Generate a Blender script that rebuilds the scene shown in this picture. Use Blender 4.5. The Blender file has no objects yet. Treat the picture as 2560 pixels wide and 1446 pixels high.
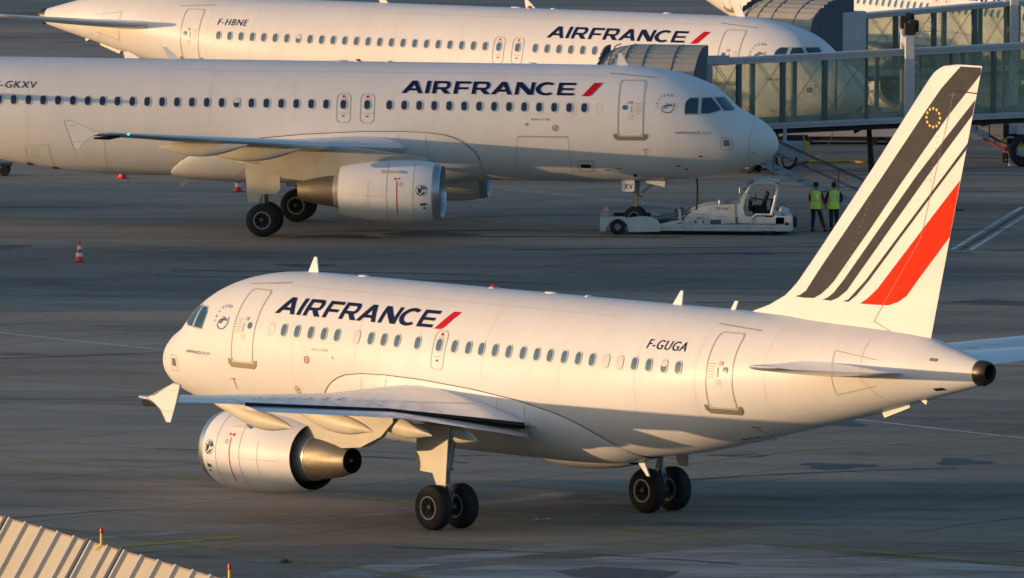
import bpy, bmesh, math, random
from mathutils import Vector, Matrix
from mathutils.geometry import tessellate_polygon
random.seed(7)
R=math.radians
SC=bpy.context.scene
COL=SC.collection
# ------------------------------------------------------------------ camera
CAMH=29.252; PITCH=4.387; ROLL=0.332; LENS=28865/2560*36
cd=bpy.data.cameras.new('camera'); cam=bpy.data.objects.new('camera',cd); COL.objects.link(cam)
cd.lens=LENS; cd.sensor_width=36; cd.clip_start=1; cd.clip_end=6000
cam.location=(0,0,CAMH)
cam.rotation_euler=(Matrix.Rotation(R(90-PITCH),4,'X')@Matrix.Rotation(R(-ROLL)*-1,4,'Z')).to_euler()
SC.camera=cam
# ------------------------------------------------------------------ materials
MATS={}
def nd(nt,t,**k):
    n=nt.nodes.new(t)
    for a,b in k.items(): setattr(n,a,b)
    return n
def mat(name,col,rough=.5,metal=0,var=0,vscale=1.0,spec=.5,emit=None,coat=0,var2=None,stretch=(1,1,1)):
    if name in MATS: return MATS[name]
    m=bpy.data.materials.new(name); m.use_nodes=True; nt=m.node_tree; b=nt.nodes['Principled BSDF']
    c=(*col,1) if len(col)==3 else col
    b.inputs['Base Color'].default_value=c
    b.inputs['Roughness'].default_value=rough; b.inputs['Metallic'].default_value=metal
    b.inputs['Specular IOR Level'].default_value=spec
    if coat: b.inputs['Coat Weight'].default_value=coat; b.inputs['Coat Roughness'].default_value=.12
    if emit: b.inputs['Emission Color'].default_value=(*emit[0],1); b.inputs['Emission Strength'].default_value=emit[1]
    if var:
        tc=nd(nt,'ShaderNodeTexCoord'); mp=nd(nt,'ShaderNodeMapping'); mp.inputs['Scale'].default_value=stretch
        no=nd(nt,'ShaderNodeTexNoise'); no.inputs['Scale'].default_value=vscale; no.inputs['Detail'].default_value=6; no.inputs['Roughness'].default_value=.65
        mr=nd(nt,'ShaderNodeMapRange'); mr.inputs[1].default_value=.3; mr.inputs[2].default_value=.7; mr.inputs[3].default_value=1-var; mr.inputs[4].default_value=1+var*.4
        mx=nd(nt,'ShaderNodeMix',data_type='RGBA',blend_type='MULTIPLY'); mx.inputs[0].default_value=1
        mx.inputs[6].default_value=c
        cmb=nd(nt,'ShaderNodeCombineColor')
        nt.links.new(tc.outputs['Object'],mp.inputs[0]); nt.links.new(mp.outputs[0],no.inputs['Vector']); nt.links.new(no.outputs[0],mr.inputs[0])
        for i in range(3): nt.links.new(mr.outputs[0],cmb.inputs[i])
        nt.links.new(cmb.outputs[0],mx.inputs[7]); nt.links.new(mx.outputs[2],b.inputs['Base Color'])
        rr=nd(nt,'ShaderNodeMapRange'); rr.inputs[3].default_value=rough*1.25; rr.inputs[4].default_value=rough*.85
        nt.links.new(no.outputs[0],rr.inputs[0]); nt.links.new(rr.outputs[0],b.inputs['Roughness'])
    MATS[name]=m; return m
def glass(name,tint,alpha_t,rough=.15,dirt=(.5,.55,.5),dirtfac=.25):
    m=bpy.data.materials.new(name); m.use_nodes=True; nt=m.node_tree; nt.nodes.remove(nt.nodes['Principled BSDF'])
    out=nt.nodes['Material Output']
    tr=nd(nt,'ShaderNodeBsdfTransparent'); tr.inputs[0].default_value=(*tint,1)
    gl=nd(nt,'ShaderNodeBsdfGlossy'); gl.inputs['Roughness'].default_value=rough; gl.inputs[0].default_value=(.8,.85,.85,1)
    df=nd(nt,'ShaderNodeBsdfDiffuse'); df.inputs[0].default_value=(*dirt,1)
    fr=nd(nt,'ShaderNodeFresnel'); fr.inputs[0].default_value=1.45
    m1=nd(nt,'ShaderNodeMixShader'); m2=nd(nt,'ShaderNodeMixShader')
    tc=nd(nt,'ShaderNodeTexCoord'); no=nd(nt,'ShaderNodeTexNoise'); no.inputs['Scale'].default_value=.9; no.inputs['Detail'].default_value=5
    mr=nd(nt,'ShaderNodeMapRange'); mr.inputs[1].default_value=.3; mr.inputs[2].default_value=.75; mr.inputs[3].default_value=dirtfac*.6; mr.inputs[4].default_value=dirtfac*1.5
    nt.links.new(tc.outputs['Object'],no.inputs['Vector']); nt.links.new(no.outputs[0],mr.inputs[0]); nt.links.new(mr.outputs[0],m1.inputs[0])
    nt.links.new(tr.outputs[0],m1.inputs[1]); nt.links.new(df.outputs[0],m1.inputs[2])
    nt.links.new(fr.outputs[0],m2.inputs[0]); nt.links.new(m1.outputs[0],m2.inputs[1]); nt.links.new(gl.outputs[0],m2.inputs[2])
    nt.links.new(m2.outputs[0],out.inputs[0]); MATS[name]=m; return m
WHITE=mat('aircraft_white',(.75,.735,.715),.42,var=.06,vscale=.35,spec=.35,stretch=(.5,1,1.6))
def streaks(m,amt,st,sc):
    nt=m.node_tree;b=nt.nodes['Principled BSDF'];l=b.inputs['Base Color'].links[0];src=l.from_socket
    tc=nd(nt,'ShaderNodeTexCoord');mp=nd(nt,'ShaderNodeMapping');mp.inputs['Scale'].default_value=st
    no=nd(nt,'ShaderNodeTexNoise');no.inputs['Scale'].default_value=sc;no.inputs['Detail'].default_value=8;no.inputs['Roughness'].default_value=.7
    mr=nd(nt,'ShaderNodeMapRange');mr.inputs[1].default_value=.35;mr.inputs[2].default_value=.7;mr.inputs[3].default_value=1.02;mr.inputs[4].default_value=1-amt
    mx=nd(nt,'ShaderNodeMix',data_type='RGBA',blend_type='MULTIPLY');mx.inputs[0].default_value=1;cb=nd(nt,'ShaderNodeCombineColor')
    nt.links.new(tc.outputs['Object'],mp.inputs[0]);nt.links.new(mp.outputs[0],no.inputs['Vector']);nt.links.new(no.outputs[0],mr.inputs[0])
    for i in range(3): nt.links.new(mr.outputs[0],cb.inputs[i])
    nt.links.new(src,mx.inputs[6]);nt.links.new(cb.outputs[0],mx.inputs[7]);nt.links.new(mx.outputs[2],b.inputs['Base Color'])
    bp=nd(nt,'ShaderNodeBump');bp.inputs['Strength'].default_value=.12;bp.inputs['Distance'].default_value=.03
    n2=nd(nt,'ShaderNodeTexNoise');n2.inputs['Scale'].default_value=1.6;n2.inputs['Detail'].default_value=2
    nt.links.new(tc.outputs['Object'],n2.inputs['Vector']);nt.links.new(n2.outputs[0],bp.inputs['Height']);nt.links.new(bp.outputs[0],b.inputs['Normal'])
streaks(WHITE,.045,(1.6,1,.45),1.1)
WINGW=mat('wing_grey_paint',(.70,.70,.71),.20,var=.07,vscale=.8,spec=.7,stretch=(1,.5,1))
UNDER=mat('underside_bounce_tint',(.60,.56,.46),.45,var=.14,vscale=1.2)  # warm bounce light mixed into the underside colour
NAVY=mat('navy_paint',(.010,.016,.060),.45,spec=.15)
CHAR=mat('charcoal_navy_stripe',(.050,.052,.060),.5,var=.12,vscale=4,spec=.08)
RED=mat('red_paint',(.55,.008,.022),.5,spec=.15)
ORED=mat('orange_red_stripe',(.90,.035,.010),.55,var=.05,vscale=2,spec=.05)
LINE=mat('panel_line',(.42,.39,.35),.6)
DLINE=mat('dark_seam',(.07,.065,.06),.6)
FRAME=mat('door_frame_grey',(.50,.47,.42),.4)
SILL=mat('sill_metal',(.30,.25,.18),.5,metal=.3)
PANE=mat('cabin_glass_sky_tint',(.075,.145,.21),.12,spec=.6)  # sky reflection painted into the pane colour; the next is its shaded copy
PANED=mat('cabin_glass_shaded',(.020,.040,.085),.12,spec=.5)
PANEB=mat('pane_blind_down',(.62,.62,.60),.3)
TAILG=mat('tailplane_gloss_paint',(.74,.73,.72),.16,spec=.9,var=.04)
COCKP=mat('cockpit_glass',(.014,.050,.075),.06,spec=1.0)
RUB=mat('tyre_rubber',(.016,.016,.018),.75,var=.2,vscale=5)
HUB=mat('wheel_hub',(.30,.31,.32),.5,metal=.3)
STRUT=mat('gear_steel',(.30,.31,.33),.4,metal=.4)
DARK=mat('dark_void',(.008,.008,.009),.8)
LIP=mat('inlet_lip_metal',(.50,.52,.54),.36,metal=.9)
EXH=mat('exhaust_metal',(.30,.25,.185),.5,metal=.85,var=.35,vscale=3,stretch=(.4,2,2))
EXHD=mat('exhaust_dark_metal',(.10,.08,.06),.45,metal=.8)
CORE=mat('core_cowl_metal',(.60,.56,.48),.36,metal=.6)
GOLD=mat('yellow_paint',(.80,.55,.06),.5)
BLUEK=mat('airline_light_blue',(.04,.30,.48),.5)
FADED=mat('small_print_grey',(.40,.38,.36),.6)
PINK=mat('small_print_red',(.62,.36,.30),.6)
BEACON=mat('beacon_red',(.65,.03,.01),.25)
ORG=mat('orange_lens',(.9,.35,.04),.3)
GREENL=mat('green_nav_lamp',(.0,.4,.2),.3,emit=((.0,1,.45),3))
# ------------------------------------------------------------------ object helpers
def tag(o,label=None,cat=None,group=None,kind=None):
    if label:o['label']=label
    if cat:o['category']=cat
    if group:o['group']=group
    if kind:o['kind']=kind
    return o
def empty(name,loc=(0,0,0),rz=0,**k):
    o=bpy.data.objects.new(name,None); o.empty_display_size=.3; COL.objects.link(o); o.location=loc; o.rotation_euler=(0,0,rz); return tag(o,**k)
def add_mesh(name,vs,fs,m,parent=None,smooth=False,mats=None,mi=None,recalc=True,**k):
    me=bpy.data.meshes.new(name); me.from_pydata([tuple(v) for v in vs],[],fs)
    for x in (mats or [m]): me.materials.append(x)
    if mi: me.polygons.foreach_set('material_index',mi)
    if recalc:
        bm=bmesh.new(); bm.from_mesh(me); bmesh.ops.recalc_face_normals(bm,faces=bm.faces); bm.to_mesh(me); bm.free()
    if smooth:
        me.polygons.foreach_set('use_smooth',[True]*len(me.polygons))
        if smooth is not True: me.set_sharp_from_angle(angle=R(smooth))
    me.update()
    o=bpy.data.objects.new(name,me); COL.objects.link(o)
    if parent: o.parent=parent
    return tag(o,**k)
class MB:
    def __init__(s): s.v=[];s.f=[];s.mi=[];s.mats=[];s.c=0
    def use(s,m):
        if m not in s.mats:s.mats.append(m)
        s.c=s.mats.index(m);return s
    def add(s,vs,fs):
        n=len(s.v);s.v+=[tuple(v) for v in vs];s.f+=[tuple(i+n for i in f) for f in fs];s.mi+=[s.c]*len(fs);return s
    def box(s,c,d,rz=0,ry=0,rx=0,taper=1,bev=0):
        M=Matrix.Translation(c)@Matrix.Rotation(rz,4,'Z')@Matrix.Rotation(ry,4,'Y')@Matrix.Rotation(rx,4,'X')
        vs=[]
        if bev:
            b=bev; L=[]
            for sx in(-1,1):
                for sy in(-1,1):
                    for sz in(-1,1):
                        x,y,z=sx*d[0]/2,sy*d[1]/2,sz*d[2]/2
                        L+= [(x-sx*b,y,z-sz*b),(x,y-sy*b,z-sz*b),(x-sx*b,y-sy*b,z)]
            bm=bmesh.new()
            for q in L: bm.verts.new(M@Vector(q))
            bmesh.ops.convex_hull(bm,input=bm.verts); bm.verts.index_update()
            s.add([v.co[:] for v in bm.verts],[[v.index for v in f.verts] for f in bm.faces]); bm.free(); return s
        for z in(-1,1):
            t=taper if z>0 else 1
            for x,y in((-1,-1),(1,-1),(1,1),(-1,1)): vs.append(M@Vector((x*d[0]/2*t,y*d[1]/2*t,z*d[2]/2)))
        return s.add(vs,[(0,3,2,1),(4,5,6,7),(0,1,5,4),(1,2,6,5),(2,3,7,6),(3,0,4,7)])
    def tube(s,pts,r,n=8,cap=True):
        pts=[Vector(p) for p in pts]; rs=r if isinstance(r,(list,tuple)) else [r]*len(pts)
        vs=[]; up=None
        for i,p in enumerate(pts):
            d=(pts[min(i+1,len(pts)-1)]-pts[max(i-1,0)]).normalized()
            if up is None: up=d.orthogonal().normalized()
            else:
                up=(up-d*up.dot(d)); up=up.normalized() if up.length>1e-6 else d.orthogonal().normalized()
            w=d.cross(up)
            for k in range(n):
                a=2*math.pi*k/n; vs.append(p+(up*math.cos(a)+w*math.sin(a))*rs[i])
        fs=[]
        for i in range(len(pts)-1):
            for k in range(n):
                fs.append((i*n+k,i*n+(k+1)%n,(i+1)*n+(k+1)%n,(i+1)*n+k))
        if cap: fs+=[tuple(range(n)),tuple(range((len(pts)-1)*n,len(pts)*n))]
        return s.add(vs,fs)
    def lathe(s,prof,c,axis='X',n=40,a0=0,a1=2*math.pi):
        # prof: (axial,radius)
        vs=[];full=abs(a1-a0-2*math.pi)<1e-6;m=n if full else n+1
        for ax,r in prof:
            for k in range(m):
                a=a0+(a1-a0)*k/n; ca,sa=math.cos(a)*r,math.sin(a)*r
                q={'X':(ax,ca,sa),'Y':(ca,ax,sa),'Z':(ca,sa,ax)}[axis]
                vs.append((c[0]+q[0],c[1]+q[1],c[2]+q[2]))
        fs=[]
        for i in range(len(prof)-1):
            for k in range(n if full else n):
                k2=(k+1)%m if full else k+1
                fs.append((i*m+k,i*m+k2,(i+1)*m+k2,(i+1)*m+k))
        return s.add(vs,fs)
    def prism(s,poly,a,b,axis='Y'):
        # poly 2d list; extruded between a and b on axis
        n=len(poly)
        def P(p,t): return {'Y':(p[0],t,p[1]),'X':(t,p[0],p[1]),'Z':(p[0],p[1],t)}[axis]
        vs=[P(p,a) for p in poly]+[P(p,b) for p in poly]
        fs=[(i,(i+1)%n,n+(i+1)%n,n+i) for i in range(n)]
        for t in tessellate_polygon([[Vector((p[0],p[1],0)) for p in poly]]):
            fs.append(tuple(t)); fs.append(tuple(n+i for i in reversed(t)))
        return s.add(vs,fs)
    def obj(s,name,parent=None,smooth=False,**k):
        return add_mesh(name,s.v,s.f,None,parent,smooth,mats=s.mats,mi=s.mi,**k)
# ------------------------------------------------------------------ fuselage surface
NT=[(-0.02,3.22),(0.02,3.42),(0.08,3.57),(0.2,3.74),(0.35,3.9),(0.55,4.06),(0.78,4.20),(1.05,4.33),(1.35,4.47),(1.62,4.72),(1.86,4.95),(2.15,5.19),(2.46,5.38),(3.13,5.63),(3.8,5.79),(4.64,5.91),(5.64,5.965),(6.64,5.97)]
NB=[(-0.02,3.22),(0.02,3.06),(0.11,2.92),(0.37,2.69),(0.77,2.50),(1.44,2.31),(2.27,2.13),(3.27,1.98),(4.61,1.88),(6.62,1.83)]
NW=[(-0.02,0.0),(0.0,0.14),(0.05,0.3),(0.15,0.5),(0.35,0.74),(0.7,1.02),(1.1,1.25),(1.6,1.46),(2.2,1.64),(3.0,1.80),(4.0,1.915),(5.0,1.96),(6.0,1.975)]
# rear tables in A318 x
TT=[(18,5.97),(22.45,5.97),(26,5.90),(29.3,5.71),(30.17,5.52),(30.75,5.37),(31.2,5.25),(31.46,5.18)]
TB=[(16.5,1.83),(17.9,1.85),(20.04,2.04),(21.53,2.28),(23.01,2.60),(24.47,2.94),(25.93,3.27),(27.37,3.61),(28.66,3.95),(30.22,4.34),(31.2,4.60),(31.46,4.68)]
TW=[(18,1.975),(19.5,1.97),(21.5,1.90),(23.5,1.73),(25.5,1.47),(27.5,1.14),(29,.84),(30.2,.56),(31.2,.31),(31.46,.25)]
def interp(T,x):
    if x<=T[0][0]: return T[0][1]
    if x>=T[-1][0]: return T[-1][1]
    n=len(T)
    for i in range(n-1):
        if x<=T[i+1][0]:break
    def sl(i):
        if i<=0 or i>=n-1:
            j=max(0,min(n-2,i)); return (T[j+1][1]-T[j][1])/(T[j+1][0]-T[j][0])
        a=(T[i][1]-T[i-1][1])/(T[i][0]-T[i-1][0]);b=(T[i+1][1]-T[i][1])/(T[i+1][0]-T[i][0])
        return 0 if a*b<=0 else 2*a*b/(a+b)
    h=T[i+1][0]-T[i][0];t=(x-T[i][0])/h
    m0,m1=sl(i)*h,sl(i+1)*h
    return (2*t**3-3*t*t+1)*T[i][1]+(t**3-2*t*t+t)*m0+(-2*t**3+3*t*t)*T[i+1][1]+(t**3-t*t)*m1
def prof(x,dr):
    # returns zc,rz,w ; dr = rear shift (0 for A318, 6.13 for A320)
    if x<12: return _p(interp(NT,x),interp(NB,x),interp(NW,x))
    xr=x-dr
    return _p(interp(TT,xr),interp(TB,xr),interp(TW,xr))
def _p(t,b,w): return (t+b)/2,max((t-b)/2,1e-3),max(w,1e-3)
def Y(x,z,dr):
    zc,rz,w=prof(x,dr);k=max(-1,min(1,(z-zc)/rz));return w*math.sqrt(1-k*k)

def nrm(x,z,dr):
    zc,rz,w=prof(x,dr); y=Y(x,z,dr); v=Vector((0,y/(w*w),(z-zc)/(rz*rz)))
    return v.normalized() if v.length>1e-9 else Vector((0,1,0))
def fmap(x,z,side,dr,off=.006):
    n=nrm(x,z,dr); return (-x,side*(Y(x,z,dr)+n.y*off),z+n.z*off)
def decal(name,loops,mp,m,parent,zstep=.09,xstep=None,**k):
    """loops: list of polygons; each polygon = [outer, hole, hole..] of 2-D points"""
    bm=bmesh.new()
    for poly in loops:
        if not isinstance(poly[0][0],(list,tuple)): poly=[poly]
        pts=[p for l in poly for p in l]
        vs=[bm.verts.new((p[0],p[1],0)) for p in pts]
        for t in tessellate_polygon([[Vector((p[0],p[1],0)) for p in l] for l in poly]):
            try: bm.faces.new([vs[i] for i in t])
            except ValueError: pass
    bmesh.ops.remove_doubles(bm,verts=bm.verts,dist=1e-5)
    zs=[v.co.y for v in bm.verts]; xs=[v.co.x for v in bm.verts]
    for ax,st,lo,hi in ((1,zstep,min(zs),max(zs)),(0,xstep,min(xs),max(xs))):
        if not st: continue
        n=int((hi-lo)/st)
        for i in range(1,n+1):
            c=lo+(hi-lo)*i/(n+1); co=(0,c,0) if ax else (c,0,0); no=(0,1,0) if ax else (1,0,0)
            bmesh.ops.bisect_plane(bm,geom=bm.verts[:]+bm.edges[:]+bm.faces[:],plane_co=co,plane_no=no)
    for v in bm.verts: v.co=Vector(mp(v.co.x,v.co.y))
    me=bpy.data.meshes.new(name); bm.to_mesh(me); bm.free(); me.materials.append(m)
    o=bpy.data.objects.new(name,me); COL.objects.link(o); o.parent=parent
    return tag(o,**k)
def rrect(x0,x1,z0,z1,r,n=5):
    pts=[]
    for cx,cz,a in ((x1-r,z1-r,0),(x0+r,z1-r,90),(x0+r,z0+r,180),(x1-r,z0+r,270)):
        for i in range(n+1):
            t=R(a+90*i/n); pts.append((cx+r*math.cos(t),cz+r*math.sin(t)))
    return pts
def circ(cx,cz,r,n=20,rz=None): return [(cx+r*math.cos(2*math.pi*i/n),cz+(rz or r)*math.sin(2*math.pi*i/n)) for i in range(n)]
def ring(outer,inner): return [outer,list(reversed(inner))]
def rectring(x0,x1,z0,z1,r,w): return [rrect(x0,x1,z0,z1,r),list(reversed(rrect(x0+w,x1-w,z0+w,z1-w,max(.005,r-w))))]
def stroke(pts,w,closed=False):
    """polyline to quads"""
    out=[];n=len(pts)
    for i in range(n if closed else n-1):
        a=Vector(pts[i]);b=Vector(pts[(i+1)%n]);d=(b-a)
        if d.length<1e-6: continue
        d.normalize();p=Vector((-d.y,d.x))*w/2; a=a-d*w*.0;b=b+d*w*.0
        out.append([tuple(a-p),tuple(b-p),tuple(b+p),tuple(a+p)])
    return out
def arc(cx,cz,r,a0,a1,n=14,rz=None): return [(cx+r*math.cos(R(a0+(a1-a0)*i/n)),cz+(rz or r)*math.sin(R(a0+(a1-a0)*i/n))) for i in range(n+1)]
def thickarc(cx,cz,r0,r1,a0,a1,n=14):
    return arc(cx,cz,r1,a0,a1,n)+list(reversed(arc(cx,cz,r0,a0,a1,n)))
# ------------------------------------------------------------------ lettering (own glyph outlines, unit height)
def glyph(c):
    T=.27;H=.19
    if c=='A': w=1.46;return w,[[[(0,0),(.30,0),(.46,.22),(1.04,.22),(1.16,0),(w,0),(.93,1),(.60,1)],[(.60,.40),(.78,.72),(.95,.40)]]]
    if c=='I': return .30,[[[(0,0),(T,0),(T,1),(0,1)]]]
    if c in 'RP':
        w=1.28;o=[(0,0),(T,0),(T,.34),(.55,.34),(.88,0),(w,0),(.90,.37)]+[(.90+.28*math.cos(R(a)),.68+.32*math.sin(R(a))) for a in (-80,-50,-20,10,40,65,90)]+[(0,1)]
        h=[(T,.52),(T,.81),(.84,.81)]+[(.84+.10*math.cos(R(a)),.665+.145*math.sin(R(a))) for a in (60,20,-20,-60)]+[(.84,.52)]
        return w,[[o,h]]
    if c=='F': w=1.08;return w,[[[(0,0),(T,0),(T,.36),(.95,.36),(.95,.54),(T,.54),(T,.81),(w,.81),(w,1),(0,1)]]]
    if c=='E': w=1.16;return w,[[[(0,0),(w,0),(w,.19),(T,.19),(T,.41),(1.08,.41),(1.08,.58),(T,.58),(T,.81),(w,.81),(w,1),(0,1)]]]
    if c=='N': w=1.28;return w,[[[(0,0),(.25,0),(.25,.66),(.93,0),(w,0),(w,1),(w-.25,1),(w-.25,.36),(.36,1),(0,1)]]]
    if c=='C':
        w=1.34;a0,a1=48,312;o=[(.70+.72*math.cos(R(a)),.5+.53*math.sin(R(a))) for a in range(a0,a1+1,12)]
        i=[(.74+.46*math.cos(R(a)),.5+.335*math.sin(R(a))) for a in range(a1-4,a0,-12)]
        return w,[[o+i]]
    return .5,[]
GAP={'AI':.16,'IR':.18,'RF':.20,'FR':.17,'RA':.05,'AN':.18,'NC':.13,'CE':.16}
def airfrance_shapes():
    x=0;out=[];s='AIRFRANCE'
    for i,ch in enumerate(s):
        w,g=glyph(ch)
        for poly in g: out.append([[(x+px+.10*pz,pz) for px,pz in l] for l in poly])
        x+=w+(GAP.get(s[i:i+2],.15) if i<len(s)-1 else 0)
    return out,x
def text_loops(txt,size=1,align='LEFT',shear=0,space=1):
    cu=bpy.data.curves.new('t','FONT'); cu.body=txt; cu.size=size; cu.align_x=align; cu.shear=shear; cu.space_character=space; cu.resolution_u=3
    o=bpy.data.objects.new('t',cu); COL.objects.link(o); dg=bpy.context.evaluated_depsgraph_get(); dg.update()
    me=o.evaluated_get(dg).to_mesh(); tris=[[tuple(me.vertices[i].co[:2]) for i in p.vertices] for p in me.polygons]
    o.evaluated_get(dg).to_mesh_clear(); bpy.data.objects.remove(o); bpy.data.curves.remove(cu)
    return tris
def fit(loops,x0,x1,z0,z1,flip=False):
    """scale 2-D polys into box (x0 = left edge as read)"""
    P=[p for poly in loops for l in (poly if isinstance(poly[0][0],(list,tuple)) else [poly]) for p in l]
    a=min(p[0] for p in P);b=max(p[0] for p in P);c=min(p[1] for p in P);d=max(p[1] for p in P)
    f=lambda p:(x0+(p[0]-a)/(b-a)*(x1-x0),z0+(p[1]-c)/(d-c)*(z1-z0))
    out=[]
    for poly in loops:
        if isinstance(poly[0][0],(list,tuple)): out.append([[f(p) for p in l] for l in poly])
        else: out.append([f(p) for p in poly])
    return out
# ------------------------------------------------------------------ airliner
def airfoil(n=14,tc=.12,camb=.015,cut=1.0):
    up=[];lo=[]
    for i in range(n+1):
        c=(1-math.cos(math.pi*i/n))/2*cut
        t=5*tc*(.2969*math.sqrt(c)-.126*c-.3516*c*c+.2843*c**3-.1036*c**4); z=camb*4*c*(1-c)
        up.append((c,z+t));lo.append((c,z-t))
    return list(reversed(up))+lo[1:]
def loft(secs,m,name,parent,smooth=40,cap=True,**k):
    n=len(secs[0]);vs=[v for s in secs for v in s];fs=[]
    for i in range(len(secs)-1):
        for j in range(n):
            fs.append((i*n+j,i*n+(j+1)%n,(i+1)*n+(j+1)%n,(i+1)*n+j))
    if cap: fs+=[tuple(range(n)),tuple(range((len(secs)-1)*n,len(secs)*n))]
    return add_mesh(name,vs,fs,m,parent,smooth,**k)
def lin(T,x):
    if x<=T[0][0]: return T[0][1]
    for i in range(len(T)-1):
        if x<=T[i+1][0]:
            t=(x-T[i][0])/(T[i+1][0]-T[i][0]);return T[i][1]*(1-t)+T[i+1][1]*t
    return T[-1][1]
WLE=[(0,9.4),(1.0,9.95),(1.9,10.54),(6.4,12.88),(16.9,18.30),(17.05,18.60)]
WTE=[(0,16.6),(1.9,16.55),(6.4,16.10),(13.3,18.02),(16.9,19.30),(17.05,19.45)]
WZL=[(0,2.9),(1.9,3.04),(6.4,3.36),(16.9,4.36),(17.05,4.37)]
WZT=[(0,2.55),(1.9,2.68),(6.4,3.30),(13.3,3.97),(16.9,4.29),(17.05,4.31)]
WTC=[(0,.145),(1.9,.14),(6.4,.118),(16.9,.108),(17.05,.05)]
def wsec(y,side,dx,c0=0,c1=1):
    xl,xt,zl,zt,tc=lin(WLE,y),lin(WTE,y),lin(WZL,y),lin(WZT,y),lin(WTC,y); ch=xt-xl
    out=[]
    for c,z in airfoil(14,tc,.018,c1):
        out.append((-(xl+c*ch+dx),side*y,zl+(zt-zl)*c+z*ch))
    return out
FLE=[(5.4,22.2),(5.9,22.74),(6.0,22.9),(6.18,23.46),(6.46,24.05),(6.82,24.52),(7.3,24.96),(7.92,25.52),(10.24,27.55),(12.25,29.26),(12.42,29.43),(12.54,29.60),(12.62,29.80),(12.68,30.25)]
FTE=[(5.4,29.34),(5.73,29.42),(12.69,31.17)]
def fin_y(x,z,dx):
    z=min(z,12.68)
    a=lin(FLE,z)+dx;b=lin(FTE,z)+dx;c=min(1,max(0,(x-a)/(b-a)));ch=min(b-a,5.2)
    t=5*.10*(.2969*math.sqrt(c)-.126*c-.3516*c*c+.2843*c**3-.1036*c**4)*ch
    if b-a>5.2:  # dorsal fillet, thin ahead
        cc=(x-(b-5.2))/5.2
        t0=.06*min(1,max(0,(x-a)/1.2))**.5
        t=t0 if cc<=0 else max(t0,5*.10*(.2969*math.sqrt(cc)-.126*cc-.3516*cc*cc+.2843*cc**3-.1036*cc**4)*5.2)
    return t
def wheel(parent,x,y,z,r,w,face,name='wheel'):
    wo=MB(); wo.use(RUB)
    p=[(-w/2+.01,r*.52),(-w/2,r*.60),(-w/2,r*.80),(-w/2+.03,r*.90),(-w*.36,r*.965),(-w*.2,r),(0,r*1.003),(w*.2,r),(w*.36,r*.965),(w/2-.03,r*.90),(w/2,r*.80),(w/2,r*.60),(w/2-.01,r*.52)]
    wo.lathe(p,(-x,y,z),'Y',36)
    for g in (-.09,-.03,.03,.09): wo.use(DARK).lathe([(g*w/.4-.006,r*1.0045),(g*w/.4+.006,r*1.0045)],(-x,y,z),'Y',36)
    t=wo.obj(name,parent,smooth=35)
    h=MB(); h.use(HUB)
    for s in(-1,1):
        h.lathe([(s*(w/2-.01),r*.54),(s*(w/2+.004),r*.53),(s*(w/2+.004),r*.47),(s*(w/2-.05),r*.45)],(-x,y,z),'Y',36)
        h.use(DARK).lathe([(s*(w/2-.05),r*.46),(s*(w/2-.09),r*.30),(s*(w/2-.09),.001)],(-x,y,z),'Y',24)
        h.use(EXHD).lathe([(s*(w/2-.09),r*.18),(s*(w/2-.03),r*.15),(s*(w/2-.01),r*.09),(s*(w/2-.01),.001)],(-x,y,z),'Y',20)
        for k in range(9):
            a=2*math.pi*k/9; h.use(STRUT).box((-x+math.cos(a)*r*.40,y+s*(w/2-.065),z+math.sin(a)*r*.40),(.025,.02,.025))
    h.obj('wheel_rim',t,smooth=35)
    return t
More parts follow.
